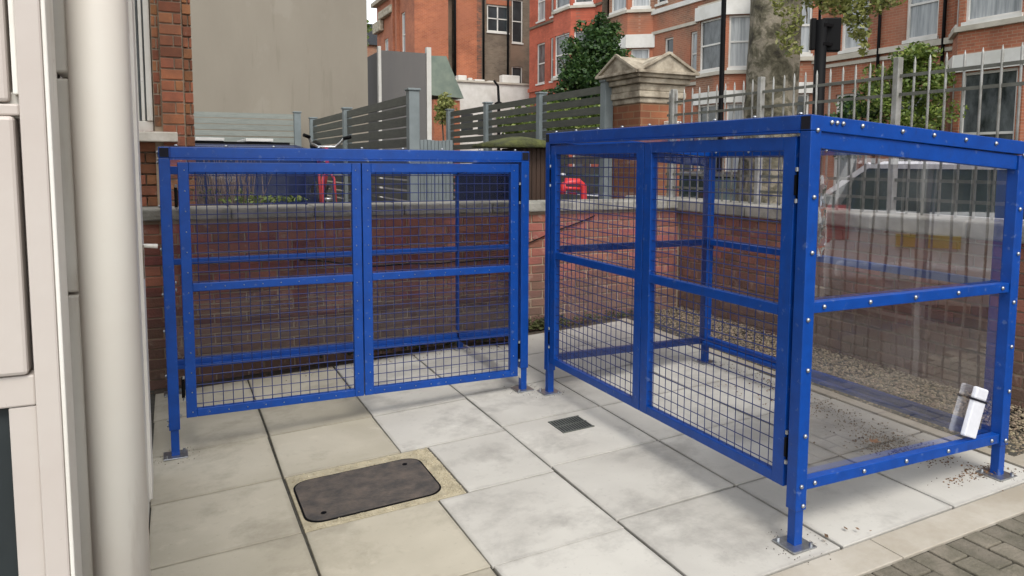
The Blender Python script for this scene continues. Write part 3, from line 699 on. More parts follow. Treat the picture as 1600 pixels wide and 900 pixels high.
        while a < a1-st+.005:
            p0, p1 = T(a, wy, zdb+.03), T(a, wy, zt-.04); q.tube([p0, p1], .0024, 4, cap=False); a += m_
        z = zdb+.045+m_*.5
        while z < zt-.05:
            j = rnd.uniform(-.0015, .0015)
            q.tube([T(a0+st-.02, wy-.0038, z+j), T(a1-st+.02, wy-.0038, z-j)], .0024, 4, cap=False); z += m_
        q.build('wire_mesh', 'blue_wire', dr)
        # rivets along the frame
        q = MB()
        def riv(a, z):
            c = T(a, b0, z); q.tube([c, c-N*.004], [.0042, .002], 6)
        z = zdb+.03
        while z < zt: riv(a0+st*.6, z); riv(a1-st*.6, z); z += .112
        a = a0+.12
        while a < a1-.1: riv(a, zdb+.022); riv(a, zmid); a += .1
        if rivets: q.build('rivets', 'zinc', dr, kind='stuff')
        ah = a0 if hinge_left else a1; s1 = -1 if hinge_left else 1
        for z in (zdb+.17, zt-.19):
            q = MB(); bx(q, ah-.004, ah+s1*.020, -.016, .014, z-.055, z+.055); bx(q, ah+s1*.002, ah+s1*.012, -.030, -.0165, z-.04, z+.04)
            q.build('hinge', 'black', dr, fix=True)
            for z2 in (z-.062, z+.062):
                q = MB(); c = T(ah+s1*.010, -.024, z2); q.tube([c-Vector((0, 0, .008)), c+Vector((0, 0, .008))], .007, 6); q.build('hinge_pin', 'zinc', dr)
        if ajar:
            dr.rotation_euler = (0, 0, ajar)
    return t, T
c1, T1 = cage('mesh_cage', 'lower blue cage with doors facing the camera, in front of the brick wall',
              (-.007, 4.5686), (1, 0), (0, 1), 2.132, 1.2226, 1.676, 1.564, .907, .177, .905, .184,
              ((.062, 1.052, True, 0), (1.058, 2.085, False, 0)))
c2, T2 = cage('mesh_cage', 'taller blue cage at the right with a clear plastic end panel facing the camera',
              (2.2546, 4.4208), (0, -1), (1, 0), 2.209, 1.2872, 1.793, 1.712, 1.011, .289, 1.039, .315,
              ((.045, 1.100, True, 0), (1.106, 2.160, False, 0)), rivets=False)
# loose protective film hanging at the near post, and a white closer lying inside the panel
q = MB(); rows = []
for k in range(16):
    z = 1.56-k*.021; wv = .012+.012*math.sin(k*1.1)+.008*math.sin(k*2.7)
    rows.append([(2.25+.028, 2.178-.002, z), (2.288+wv*.5, 2.170-.006*math.sin(k*.9), z), (2.292+wv, 2.173+.004*math.cos(k*1.7), z+.004)])
q.loft(rows, close=False, cap=False); q.build('peeling_film', 'film', c2, smooth=True)
wb = thing('white_box', (3.42, 2.30, .335), 'slim white strapped box leaning on the lowest rail of the taller cage', 'box')
A = Vector((3.30, 2.205, .352)); Bv = Vector((3.375, 2.205, .569)); sdv = (Bv-A).normalized()
q = MB(); q.bar(A, A+sdv*.175, .026, .088, up=(1, 0, -.35)); q.build('body', 'box_white', wb, bev=.006, fix=True)
q = MB(); q.bar(A+sdv*.178, A+sdv*.235, .026, .088, up=(1, 0, -.35)); q.build('cap', 'box_white', wb, bev=.008, fix=True)
q = MB(); q.bar(A+sdv*.170, A+sdv*.179, .032, .094, up=(1, 0, -.35)); q.build('strap', 'hollow', wb, fix=True)
#@@LEFT
# ------------------------------------------------------------------ left side: painted joinery, pipe, side door
pn = thing('panelled_door', (-.30, 1.42, -.1), 'cream panelled timber door with dark lower pane beside the white pipe', 'door')
q = MB(); q.box(-.199, -.165, 1.40, 1.45, -.1, 3.6); q.build('stile', 'cream', pn, bev=.003)
for z0, z1 in ((1.672, 1.682), (1.214, 1.256)):
    q = MB(); q.box(-.60, -.200, 1.412, 1.45, z0-.004, z1+.004); q.build('rail', 'cream', pn, bev=.003)
q = MB(); q.box(-.60, -.212, 1.408, 1.448, 1.688, 3.6); q.build('upper_panel', 'cream', pn, bev=.006)
q = MB(); q.box(-.60, -.207, 1.404, 1.446, 1.262, 1.667); q.build('middle_panel', 'cream', pn, bev=.006)
q = MB(); q.box(-.207, -.199, 1.408, 1.44, 1.70, 3.6); q.box(-.60, -.200, 1.428, 1.447, 1.665, 1.705); q.build('highlight_moulding', 'white', pn, bev=.002)  # moulding in the lighter white, painting in the highlight along the panel edge
q = MB(); q.box(-.60, -.238, 1.43, 1.44, .1, 1.208); q.build('dark_pane', 'glass_dark', pn)
q = MB(); q.box(-.2378, -.2, 1.415, 1.44, .102, 1.209); q.build('bead', 'cream', pn, bev=.002)
q = MB(); q.box(-.60, -.2, 1.41, 1.45, -.1, .1); q.build('bottom_rail', 'cream', pn, bev=.003)
q = MB(); q.box(-.1645, -.158, 1.402, 1.50, -.1, 3.6); q.build('edge_strip', 'white', pn, bev=.002)
wf = thing('window_frame', (-.165, 1.62, -.1), 'narrow white painted window jamb between the panelled door and the pipe', 'window frame')
for z0, z1 in ((-.1, 1.355), (1.36, 1.745), (1.755, 3.6)):
    q = MB(); q.box(-.1725, -.150, 1.60, 1.70, z0, z1); q.build('jamb', 'white', wf, bev=.004)
q = MB(); q.box(-.150, -.138, 1.705, 1.74, 1.88, 3.6); q.build('upper_pane', 'glass_mid', wf)
q = MB(); q.box(-.150, -.135, 1.705, 1.74, 1.74, 1.875); q.build('cross_rail', 'white', wf, bev=.003)
q = MB(); q.box(-.150, -.140, 1.705, 1.74, .6, 1.735); q.build('lower_pane', 'glass_dark', wf)
q = MB(); q.box(-.6, -.1755, 1.52, 1.62, -.1, 3.6); q.build('backing', 'cream', wf)
q = MB(); q.box(-.1745, -.139, 1.742, 1.80, -.1, 3.6); q.build('inner_frame', 'cream', wf)
q = MB(); q.tube([(-.101, 1.57, -.3), (-.101, 1.57, 3.9)], .0475, 40)
pipe = q.build('drainpipe', 'pipe', smooth=False); tag(pipe, 'large off-white painted drainpipe rising through the left foreground', 'pipe')
for p in pipe.data.polygons: p.use_smooth = len(p.vertices) == 4
sdn = thing('side_door', (-.15, 3.2, -.05), 'white timber side door frame seen edge-on behind the drainpipe', 'door')
q = MB(); q.box(-.20, -.128, 1.95, 3.98, -.1, 3.6); q.build('door_leaf', 'white', sdn, bev=.003)
q = MB(); q.box(-.18, -.115, 4.04, 4.325, -.1, 3.6); q.build('architrave', 'white', sdn, bev=.004)
q = MB(); q.box(-.19, -.135, 3.985, 4.036, -.1, 3.6); q.build('rebate', 'cream', sdn)
q = MB(); q.box(-.1148, -.112, 4.10, 4.16, 1.03, 1.19); q.build('strike_plate', 'brass', sdn)
q = MB(); q.tube([(-.12, 4.333, 1.17), (-.052, 4.333, 1.165)], [.010, .012], 10); q.build('peg', 'white', sdn, smooth=True)
# brick wing behind the yard wall, with a sash window and stone sill
wg = thing('brick_wing', (-.3, 6.6, -.2), 'brick corner of the left building with a white sash window and pale sill', 'building')
q = MB(); q.box(-2.2, -.30, 6.52, 6.8, -.2, 1.74); q.box(-.066, .205, 6.455, 8.5, -.2, 4.6); q.box(-2.2, -.5, 6.8, 8.5, -.2, 4.6)
q.box(-.30, -.07, 6.52, 6.8, -.2, 1.74); q.box(-.49, -.07, 6.9, 8.4, 1.75, 4.6)
q.build('wall_core', 'mortar', wg)
def pbr(x0, x1, y, z0, courses, seed, bh=.070, st=.0825):
    for k in range(courses):
        z = z0+k*st; L = x1-x0
        sp = [L*.62, L] if k % 2 else [L*1.0]
        if L > .2: sp = [L*.55, L] if k % 2 else [L*.3, L]
        a = 0
        for s_ in sp:
            q = MB(); q.box(x0+a+.004, x0+s_-.004, y+rnd.uniform(-.002, .003), y+.07, z, z+bh); q.build('brick', 'brick_pier', wg, org=(x0+a, y, z), bev=.004); a = s_
pbr(-.012, .142, 6.385, 1.22, 38, 1)          # pilaster face
pbr(.1455, .212, 6.43, 1.22, 38, 2)
pbr(-.066, -.015, 6.445, 1.86, 30, 3)
pbr(-.29, -.012, 6.47, .35, 18, 4)
q = MB(); q.box(-.0118, .1418, 6.452, 6.456, 1.2, 4.5); q.box(-.010, .140, 6.40, 6.4545, 1.2, 4.5); q.build('pilaster_core', 'mortar', wg)
q = MB(); q.box(-.60, .088, 6.30, 6.50, 1.742, 1.815); q.build('sill', 'sill', wg, bev=.008)
wn = MB(); wn.box(-.62, -.074, 6.52, 6.60, 1.82, 1.90); wn.box(-.115, -.074, 6.50, 6.60, 1.902, 4.5)
sash = wn.build('sash_window', 'white', wg, bev=.004)
q = MB(); q.box(-.150, -.128, 6.53, 6.60, 1.902, 4.5); q.box(-.185, -.168, 6.55, 6.62, 1.902, 4.5); q.build('sash_stile', 'white', sash, bev=.004)
q = MB(); q.box(-.62, -.118, 6.63, 6.64, 1.902, 4.5); q.build('pane', 'glass_pale', sash)
# building mass above/behind the left joinery (outside the frame edge)
q = MB(); q.box(-3.5, -.61, 1.40, 1.9, -.3, 7.0); q.box(-3.5, -.205, 1.905, 4.3, -.3, 7.0); o = q.build('left_building', 'cream'); tag(o, 'cream painted flank of the building behind the panelled door', 'building')
#@@MID
# ------------------------------------------------------------------ slatted fences behind the wall
def slat_fence(name, label, p0, p1, z0, zt, posts, m='slat', n=None, gap=.022, sh=.118, bend=0):
    t = thing(name, (p0[0], p0[1], z0), label, 'fence')
    a, c = Vector((*p0, 0)), Vector((*p1, 0)); d = (c-a).normalized(); L = (c-a).length; nrm = Vector((-d.y, d.x, 0))
    ps = [0]+list(posts)+[L]
    for f in ps:
        pc = a+d*f
        q = MB(); q.box(pc.x-.055, pc.x+.055, pc.y-.055, pc.y+.055, z0, zt+.03); po = q.build('post', 'post', t, bev=.004)
        q = MB(); q.box(pc.x-.068, pc.x+.068, pc.y-.068, pc.y+.068, zt+.031, zt+.055); q.build('post_cap', 'post', po, bev=.006)
    for i in range(len(ps)-1):
        u0, u1 = ps[i]+.06, ps[i+1]-.06; z = zt-sh
        while z > z0:
            q = MB(); s0, s1 = a+d*u0+Vector((0, 0, z+sh/2)), a+d*u1+Vector((0, 0, z+sh/2+rnd.uniform(-.004, .004)))
            q.bar(s0, s1, .022, sh); q.build('slat', m, t, org=s0); z -= sh+gap
    return t
slat_fence('slatted_fence', 'dark grey slatted fence running back from the tall post behind the lower cage', (2.305, 7.66), (2.28, 13.4), .0, 2.30, (3.10,), gap=.020, sh=.092)
slat_fence('slatted_fence', 'pale grey close-boarded slat fence below the taupe wall', (.30, 13.6), (2.05, 13.6), .0, 2.40, (), 'slat_light', gap=.016, sh=.082)
slat_fence('slatted_fence', 'grey slatted street fence with white gaps, left of the stone-capped pillar', (4.6, 7.63), (4.6, 13.02), .0, 2.50, (1.70, 3.61), gap=.032, sh=.085)
gt = thing('garden_gate', (2.88, 9.2, 0), 'short grey vertical-boarded gate between the two dark slatted fences', 'gate')
for k in range(9):
    q = MB(); q.box(2.86+k*.048, 2.903+k*.048, 9.2, 9.222, .05, 1.88+.006*math.sin(k)); q.build('board', 'post', gt, bev=.002)
for z in (.4, 1.5):
    q = MB(); q.box(2.86, 3.29, 9.223, 9.25, z, z+.08); q.build('rail', 'post', gt)
# ------------------------------------------------------------------ pillar with a worn stone pediment cap
pl = thing('gate_pillar', (4.85, 7.2, 0), 'orange brick gate pillar with a weathered pediment stone cap', 'pillar')
PX0, PX1, PY0, PY1 = 4.66, 5.20, 7.02, 7.62
q = MB(); q.box(PX0, PX1, PY0, PY1, 0, 2.26); q.build('shaft', 'b_pillar', pl, bev=.004)
z = 2.26
for i, (o_, h) in enumerate(((.015, .06), (.04, .07), (.03, .08), (.07, .06), (.11, .05))):
    q = MB(); q.box(PX0-o_, PX1+o_, PY0-o_, PY1+o_, z+.001, z+h); q.build('cornice', 'oldstone', pl, bev=.012); z += h
o_ = .12; xa, xb, ya, yb = PX0-o_, PX1+o_, PY0-o_, PY1+o_; xm, ym = (xa+xb)/2, (ya+yb)/2; H_ = .21
q = MB()
def gable(q, p0, p1, p2, dv):
    dv = Vector(dv); a_, b_, c_ = Vector(p0), Vector(p1), Vector(p2)
    q.loft([[a_, b_, c_], [a_+dv, b_+dv, c_+dv]])
gable(q, (xa, ya, z), (xb, ya, z), (xm, ya, z+H_), (0, yb-ya, 0)); q.build('pediment', 'oldstone', pl, fix=True, bev=.01)
q = MB(); gable(q, (xa-.002, ya+.001, z), (xa-.002, yb-.001, z), (xa-.002, ym, z+H_-.004), (xb-xa+.004, 0, 0)); q.build('pediment', 'oldstone', pl, fix=True, bev=.01)
q = MB(); q.bar((xa-.01, ya-.012, z+.004), (xm, ya-.012, z+H_+.006), .03, .03, up=(0, -1, 0)); q.bar((xm, ya-.012, z+H_+.004), (xb+.01, ya-.012, z+.004), .03, .03, up=(0, -1, 0)); q.bar((xa-.01, ya-.016, z+.004), (xb+.01, ya-.016, z+.004), .03, .03, up=(0, -1, 0)); q.build('pediment_moulding', 'oldstone', pl, bev=.004, fix=True)
q = MB(); q.bar((xa-.014, ya-.01, z+.004), (xa-.014, ym, z+H_+.004), .03, .03, up=(-1, 0, 0)); q.bar((xa-.014, ym, z+H_), (xa-.014, yb+.01, z+.004), .03, .03, up=(-1, 0, 0)); q.bar((xa-.018, ya-.01, z+.004), (xa-.018, yb+.01, z+.004), .03, .03, up=(-1, 0, 0)); q.build('pediment_moulding', 'oldstone', pl, bev=.004, fix=True)
o = MB().box(4.95, 5.10, 6.90, 7.0, 1.95, 2.07).build('wall_box', 'white', bev=.01); tag(o, 'small white junction box fixed beside the brick pillar', 'box')
o.data.materials[0] = M['white']
# ------------------------------------------------------------------ odds and ends over the back wall
bs = thing('bin_shelter', (3.5, 7.35, 0), 'dark brown boarded shelter with a mossy top between the two cages', 'shelter')
q = MB(); q.box(3.36, 3.72, 7.25, 7.8, 0, 1.76); q.build('boarding', 'brownwood', bs)
q = MB()
for k in range(7): q.box(3.362+k*.051, 3.408+k*.051, 7.235, 7.249, 0, 1.755)
q.build('front_boards', 'brownwood', bs, bev=.002)
q = MB(); R = []
for k in range(9):
    f = k/8; x = 3.02+.82*f; hh = .10*math.sin(math.pi*min(1, max(0, f*.92+.06)))+.02
    R.append([(x, 7.1, 1.765), (x, 7.15, 1.765+hh*.7), (x, 7.45, 1.765+hh), (x, 7.8, 1.765+hh*.8), (x, 7.85, 1.765)])
q.loft(R); q.build('mossy_top', 'moss', bs, fix=True, smooth=True)
o = MB(); o.tube([(3.50, 6.62, 1.30), (3.50, 6.62, 1.40), (3.54, 6.62, 1.425), (3.68, 6.62, 1.42), (3.73, 6.62, 1.38), (3.74, 6.62, 1.25), (3.74, 6.62, 1.0)], [.035, .035, .036, .036, .036, .034, .034], 10)
o.tube([(3.52, 6.62, 1.36), (3.70, 6.62, 1.35)], .018, 8)
o = o.build('plastic_handle', 'red_plastic', smooth=True); tag(o, 'bright red bent plastic handle showing above the wall coping', 'handle')

# ------------------------------------------------------------------ vehicles
def vehicle(name, label, loc, heading, prof, roof, width, body, wheels, z0=.0, rear=False, group=None, tyre_r=.31, cat='car', plate=False):
    """prof: side outline of the lower body (x along the car, z), roof: glasshouse outline; nose at +x"""
    t = thing(name, (loc[0], loc[1], z0), label, cat, group)
    c, s = math.cos(heading), math.sin(heading)
    X = lambda x, y, z: Vector((loc[0]+x*c-y*s, loc[1]+x*s+y*c, z0+z))
    def extr(poly, half, inset=0, y_in=.0):
        q = MB(); n = len(poly)
        ys = [(-half, .06), (-half+.05, 0), (half-.05, 0), (half, .06)]
        cx_ = sum(p[0] for p in poly)/n; cz_ = sum(p[1] for p in poly)/n; R = []
        for y, sh in ys: R.append([X(px+(cx_-px)*sh*.25, y, pz+(cz_-pz)*sh*.35) for px, pz in poly])
        return q.loft(R)
    hb = width/2
    extr(prof, hb).build('body', body, t, fix=True, bev=.02)
    # glasshouse: tapered solid of glass with a painted roof and pillars
    q = MB(); n = len(roof); R = []
    zb_ = min(p[1] for p in roof); ztp = max(p[1] for p in roof)
    for sgn in (-1, 1):
        R.append([X(px, sgn*(hb-.06-.14*(pz-zb_)/(ztp-zb_)), pz) for px, pz in roof])
    q.loft(R); q.build('windows', 'carglass', t, fix=True)
    top = [p for p in roof if p[1] > ztp-.09]; top.sort()
    q = MB(); x0, x1 = top[0][0]-.03, top[-1][0]+.03
    rp_ = [X(x0, -(hb-.2), ztp-.03), X(x1, -(hb-.2), ztp-.03), X(x1, hb-.2, ztp-.03), X(x0, hb-.2, ztp-.03)]
    rq_ = [X(x0+.1, -(hb-.3), ztp+.03), X(x1-.12, -(hb-.3), ztp+.03), X(x1-.12, hb-.3, ztp+.03), X(x0+.1, hb-.3, ztp+.03)]
    q.hexa(rp_+rq_); q.build('roof', body, t, fix=True, bev=.02)
    lo = sorted([p for p in roof if p[1] < zb_+.06]); fx, rx = lo[-1], lo[0]
    q = MB()
    for sgn in (-1, 1):
        ye, yt = sgn*(hb-.055), sgn*(hb-.195)
        q.bar(X(fx[0], ye, fx[1]), X(x1-.03, yt, ztp-.01), .05, .06); q.bar(X(rx[0], ye, rx[1]), X(x0+.03, yt, ztp-.01), .07, .09)
        q.bar(X(x0, yt, ztp-.03), X(x1, yt, ztp-.03), .04, .05)
    q.build('pillars', body, t, fix=True)
    for wx in wheels:
        for sgn in (-1, 1):
            y0, y1 = sgn*(hb-.22), sgn*(hb+.005)
            q = MB(); q.tube([X(wx, y0, tyre_r), X(wx, y1, tyre_r)], tyre_r, 24); wv = q.build('wheel', 'tyre', t, bev=.02)
            q = MB(); q.tube([X(wx, y1-.01*sgn, tyre_r), X(wx, y1+.008*sgn, tyre_r)], [tyre_r*.66, tyre_r*.6], 16); q.build('rim', 'rim', wv)
    xf = max(p[0] for p in prof); xr = min(p[0] for p in prof)
    for sgn in (-1, 1):
        q = MB(); a_ = X(xf-.10, sgn*(hb-.22), .70); q.bar(a_, X(xf-.045, sgn*(hb-.22), .69), .26, .13); q.build('headlight', 'headlight', t, bev=.02)
        q = MB(); q.bar(X(xr+.16, sgn*(hb-.10), .92), X(xr+.005, sgn*(hb-.10), .88), .17, .34 if rear else .2); q.build('tail_light', 'redlight', t, bev=.015)
        q = MB(); q.bar(X(fx[0]-.25, sgn*(hb+.0), fx[1]+.03), X(fx[0]-.25, sgn*(hb+.16), fx[1]+.07), .09, .13); q.build('wing_mirror', body, t, bev=.02)
    if plate:
        q = MB(); q.bar(X(xr-.012, 0, .78), X(xr+.02, 0, .78), .52, .115); q.build('number_plate', 'plate', t)
    q = MB(); q.bar(X(xr-.03, -hb+.1, .5), X(xr-.03, hb-.1, .5), .1, .16); q.build('rear_bumper', body, t, bev=.03)
    return t
mpv_b = [(-2.25, .30), (-2.28, .62), (-2.22, 1.0), (-2.15, 1.07), (1.0, 1.05), (1.35, 1.02), (2.10, .86), (2.30, .66), (2.32, .34), (2.2, .22), (-2.1, .22)]
mpv_r = [(-2.14, 1.06), (-1.92, 1.52), (-1.6, 1.59), (.25, 1.60), (.45, 1.55), (1.28, 1.04)]
vehicle('parked_car', 'silver people carrier parked beyond the railings, seen through the clear panel', (8.3, 6.05), math.radians(90), mpv_b, mpv_r, 1.78, 'silver', (-1.45, 1.45), z0=.02)
sal_b = [(-2.1, .3), (-2.15, .6), (-2.1, .92), (-1.5, .98), (1.0, .95), (1.9, .82), (2.12, .62), (2.12, .34), (2.0, .2), (-2.0, .2)]
sal_r = [(-1.95, .96), (-1.45, 1.36), (-1.1, 1.43), (.1, 1.43), (.35, 1.38), (1.1, .94)]
vehicle('parked_car', 'dark hatchback parked ahead of the silver one, beyond the plane tree', (8.35, 11.2), math.radians(90), sal_b, sal_r, 1.72, 'darkcar', (-1.3, 1.3), z0=.02)
vehicle('parked_car', 'white hatchback behind the dark one, glimpsed low through the mesh', (8.35, 16.0), math.radians(90), sal_b, sal_r, 1.72, 'whitecar', (-1.3, 1.3), z0=.02)
hat_b = [(-1.9, .34), (-1.95, .55), (-1.88, .98), (-1.80, 1.04), (.9, 1.0), (1.75, .86), (1.95, .62), (1.95, .34), (1.85, .2), (-1.8, .2)]
hat_r = [(-1.80, 1.02), (-1.5, 1.42), (-1.15, 1.5), (.0, 1.5), (.25, 1.45), (1.0, .98)]
vehicle('parked_car', 'white hatchback with red rear lamps and yellow plate, mirrored in the clear panel', (7.55, -1.35), math.atan2(-.66, .76), hat_b, hat_r, 1.70, 'whitecar', (-1.2, 1.2), z0=.15, rear=True, plate=True)
van_b = [(-2.3, .35), (-2.32, 1.5), (-2.2, 1.74), (-2.0, 1.80), (.7, 1.80), (.95, 1.72), (1.5, 1.18), (2.05, .98), (2.25, .7), (2.25, .35), (2.1, .25), (-2.2, .25)]
van_r = [(.1, 1.20), (.15, 1.70), (.85, 1.77), (1.52, 1.20)]
vehicle('parked_van', 'navy blue panel van parked behind the back wall, roof just showing over the lower cage', (-.45, 11.3), math.radians(180), van_b, van_r, 1.8, 'navy', (-1.5, 1.45), z0=.02, cat='van')
rk = thing('roof_rack', (.6, 11.3, 1.85), 'white roof rack bars on the navy van', 'roof rack')
for x_ in (.35, .95):
    q = MB(); q.box(x_, x_+.34, 10.6, 12.0, 1.86, 1.90); q.build('board', 'wfar', rk, bev=.006)
q = MB(); q.box(-.6, 1.5, 10.62, 10.66, 1.822, 1.855); q.box(-.6, 1.5, 11.9, 11.94, 1.822, 1.855); q.build('rail', 'black', rk)
# bicycle carried upright at the van's rear
bk = thing('bicycle', (2.0, 9.6, .9), 'red-forked bicycle with silver handlebars standing beside the navy van', 'bicycle')
bx0, by0 = 1.72, 9.2
def bt(nm, m, pts, r, n=8): MB().tube(pts, r, n).build(nm, m, bk, smooth=True)
zo = .98
for yy, nm in ((by0, 'wheel'), (by0+.95, 'wheel')):
    q = MB(); pts = [(bx0+.02, yy+.33*math.cos(t/20*2*math.pi), zo+.02+.33*math.sin(t/20*2*math.pi)) for t in range(21)]; q.tube(pts, .02, 6, cap=False); q.build(nm, 'tyre', bk, smooth=True)
bt('fork', 'red_metal', [(bx0-.06, by0, zo), (bx0-.045, by0+.05, zo+.42), (bx0, by0+.09, zo+.56)], .016)
bt('fork', 'red_metal', [(bx0+.10, by0, zo), (bx0+.085, by0+.05, zo+.42), (bx0+.02, by0+.09, zo+.56)], .016)
bt('fork_bridge', 'chrome', [(bx0-.055, by0+.03, zo+.18), (bx0+.095, by0+.03, zo+.18)], .018)
bt('head_tube', 'red_metal', [(bx0+.02, by0+.09, zo+.5), (bx0+.02, by0+.14, zo+.78)], .025)
bt('frame_tube', 'red_metal', [(bx0+.02, by0+.12, zo+.7), (bx0+.02, by0+.7, zo+.62)], .02)
bt('frame_tube', 'red_metal', [(bx0+.02, by0+.10, zo+.55), (bx0+.02, by0+.55, zo+.05)], .02)
bt('frame_tube', 'red_metal', [(bx0+.02, by0+.55, zo+.05), (bx0+.02, by0+.72, zo+.75)], .018)
bt('handlebar', 'chrome', [(bx0-.20, by0+.05, zo+.92), (bx0-.16, by0+.12, zo+.84), (bx0-.08, by0+.14, zo+.80), (bx0+.02, by0+.14, zo+.80), (bx0+.12, by0+.14, zo+.80), (bx0+.18, by0+.12, zo+.85), (bx0+.22, by0+.05, zo+.91)], .016)
bt('grip', 'black', [(bx0-.26, by0+.0, zo+.93), (bx0-.19, by0+.06, zo+.91)], .022)
bt('grip', 'black', [(bx0+.21, by0+.06, zo+.90), (bx0+.28, by0+.0, zo+.92)], .022)
bt('saddle', 'black', [(bx0+.02, by0+.62, zo+.80), (bx0+.02, by0+.86, zo+.82)], [.035, .075])
#@@TREES
# ------------------------------------------------------------------ trees and shrubs
def leaves(q, c, rad, n, size, rr_=None):
    rr_ = rr_ or rnd
    for _ in range(n):
        while True:
            p = Vector((rr_.uniform(-1, 1), rr_.uniform(-1, 1), rr_.uniform(-1, 1)))
            if p.length < 1: break
        p = Vector((p.x*rad[0], p.y*rad[1], p.z*rad[2]))+Vector(c)
        a = Vector((rr_.gauss(0, 1), rr_.gauss(0, 1), rr_.gauss(0, .6))).normalized()*size*rr_.uniform(.6, 1.2)
        b_ = a.cross(Vector((rr_.gauss(0, 1), rr_.gauss(0, 1), rr_.gauss(0, 1)))).normalized()*size*.55
        q.face([p-a, p-b_*.9+a*.1, p+a, p+b_*.9+a*.1], min(1, max(0, rr_.gauss(.45, .25))))
def crown(q, c, rad, clumps, per, size, csize):
    for _ in range(clumps):
        while True:
            p = Vector((rnd.uniform(-1, 1), rnd.uniform(-1, 1), rnd.uniform(-1, 1)))
            if .25 < p.length < 1: break
        k = 1-.15*rnd.random()
        cc = Vector((c[0]+p.x*rad[0]*k, c[1]+p.y*rad[1]*k, c[2]+p.z*rad[2]*k)); s = csize*rnd.uniform(.6, 1.3)
        leaves(q, cc, (s, s, s*.75), per, size)
def branch(q, a, b_, r0, r1, n=6, wob=.08):
    a, b_ = Vector(a), Vector(b_); P = []; L = (b_-a).length
    for k in range(n+1):
        f = k/n; P.append(a.lerp(b_, f)+Vector((rnd.gauss(0, wob), rnd.gauss(0, wob), 0))*L*.3*math.sin(math.pi*f))
    q.tube(P, [r0+(r1-r0)*k/n for k in range(n+1)], 7)
# big plane tree
pt_ = thing('plane_tree', (6.75, 7.35, .12), 'large mottled plane tree trunk with hanging yellow-green leaves by the railings', 'tree')
q = MB(); R = []
for k in range(34):
    z = .1+k*.2; r0 = .335+.12*math.exp(-(z-.1)*1.8)-.010*z; ring = []
    for j in range(28):
        t = 2*math.pi*j/28
        rr0 = r0*(1+.05*math.sin(3*t+z*.9)+.035*math.sin(7*t-z*2.1)+.02*math.sin(11*t+z*3.7)+.05*math.exp(-((z-1.9)/.18)**2)*max(0, math.cos(t-4.0))+rnd.uniform(-.012, .012))
        ring.append((6.75+.02*z+rr0*math.cos(t), 7.35+rr0*math.sin(t), z))
    R.append(ring)
q.loft(R); q.build('trunk', 'bark', pt_, smooth=True, fix=True)
q = MB()
for e_ in ((8.2, 6.0, 6.2), (5.2, 6.5, 7.5), (7.8, 9, 7.8), (6.2, 5.2, 7.4), (6.9, 8.6, 8.5)): branch(q, (6.85, 7.35, 5.6), e_, .16, .05)
for e_ in ((6.9, 6.25, 3.2), (7.1, 6.0, 3.4), (6.6, 6.6, 3.2)): branch(q, (6.95, 7.0, 3.9), e_, .022, .006)
branch(q, (7.9, 6.3, 5.9), (7.0, 6.1, 3.3), .03, .006)
branch(q, (6.75, 7.05, 3.2), (6.45, 6.7, 2.85), .012, .004)
q.build('limbs', 'bark', pt_, smooth=True)
q = MB()
for c_, r_, n_ in (((6.60, 6.55, 3.46), (.14, .2, .10), 90), ((6.78, 6.39, 3.42), (.20, .2, .14), 200), ((6.90, 6.24, 3.30), (.17, .2, .17), 210), ((6.97, 6.17, 3.10), (.10, .14, .16), 110),
                   ((7.04, 6.08, 3.36), (.16, .2, .13), 170), ((7.16, 5.95, 3.42), (.14, .2, .10), 90), ((6.98, 6.12, 2.90), (.05, .06, .10), 26), ((6.47, 6.68, 3.25), (.13, .12, .16), 70), ((6.42, 6.72, 3.05), (.13, .10, .16), 80),
                   ((6.48, 6.66, 2.90), (.10, .08, .12), 36), ((6.36, 6.78, 3.42), (.12, .1, .14), 50), ((6.85, 6.3, 3.75), (.5, .4, .28), 500)):
    leaves(q, c_, r_, int(n_*1.5), .036)
q.build('low_leaves', 'leaf_yel', pt_, attr=True)
q = MB(); crown(q, (6.9, 7.2, 9.0), (3.6, 3.6, 2.4), 120, 45, .11, .6); q.build('crown', 'leaf_mid', pt_, attr=True)
# dark evergreen behind the street fence
et = thing('evergreen_tree', (12.3, 21.7, .1), 'dense dark green tree in front of the red terrace', 'tree')
q = MB(); branch(q, (12.3, 21.7, 0), (12.35, 21.6, 5.8), .16, .04)
for a_ in range(7): branch(q, (12.3, 21.7, 1.8+a_*.45), (12.3+1.1*math.cos(a_*2.4), 21.7+1.1*math.sin(a_*2.4), 2.9+a_*.5), .05, .015)
q.build('trunk', 'bark_dark', et)
q = MB(); crown(q, (12.4, 21.6, 4.35), (1.05, 1.05, 1.75), 120, 75, .085, .33); crown(q, (12.75, 21.5, 5.6), (.55, .6, .75), 36, 60, .08, .24); crown(q, (11.75, 21.9, 3.3), (.95, .8, .9), 70, 65, .085, .28); crown(q, (13.0, 21.4, 4.4), (.6, .8, 1.0), 45, 60, .08, .28)
q.build('crown', 'leaf_dark', et, attr=True)
hd = thing('privet_hedge', (10.2, 18.2, .1), 'loose olive hedge between the slatted fence and the dark tree', 'hedge')
q = MB()
for k in range(8): branch(q, (9.4+k*.3, 19.2-k*.3, 0), (9.4+k*.3, 19.2-k*.3, 2.6), .02, .008)
q.build('stems', 'bark_dark', hd)
q = MB(); crown(q, (10.9, 18.4, 2.8), (1.3, 1.0, .55), 70, 55, .07, .26); crown(q, (9.6, 19.6, 2.7), (1.2, .9, .6), 70, 50, .07, .24); crown(q, (9.0, 16.2, 2.55), (1.6, 1.0, .5), 70, 50, .06, .22); q.build('foliage', 'leaf_mid', hd, attr=True)
sh_ = thing('garden_shrub', (16.4, 13.1, .1), 'bright green front garden shrub behind the railings', 'shrub')
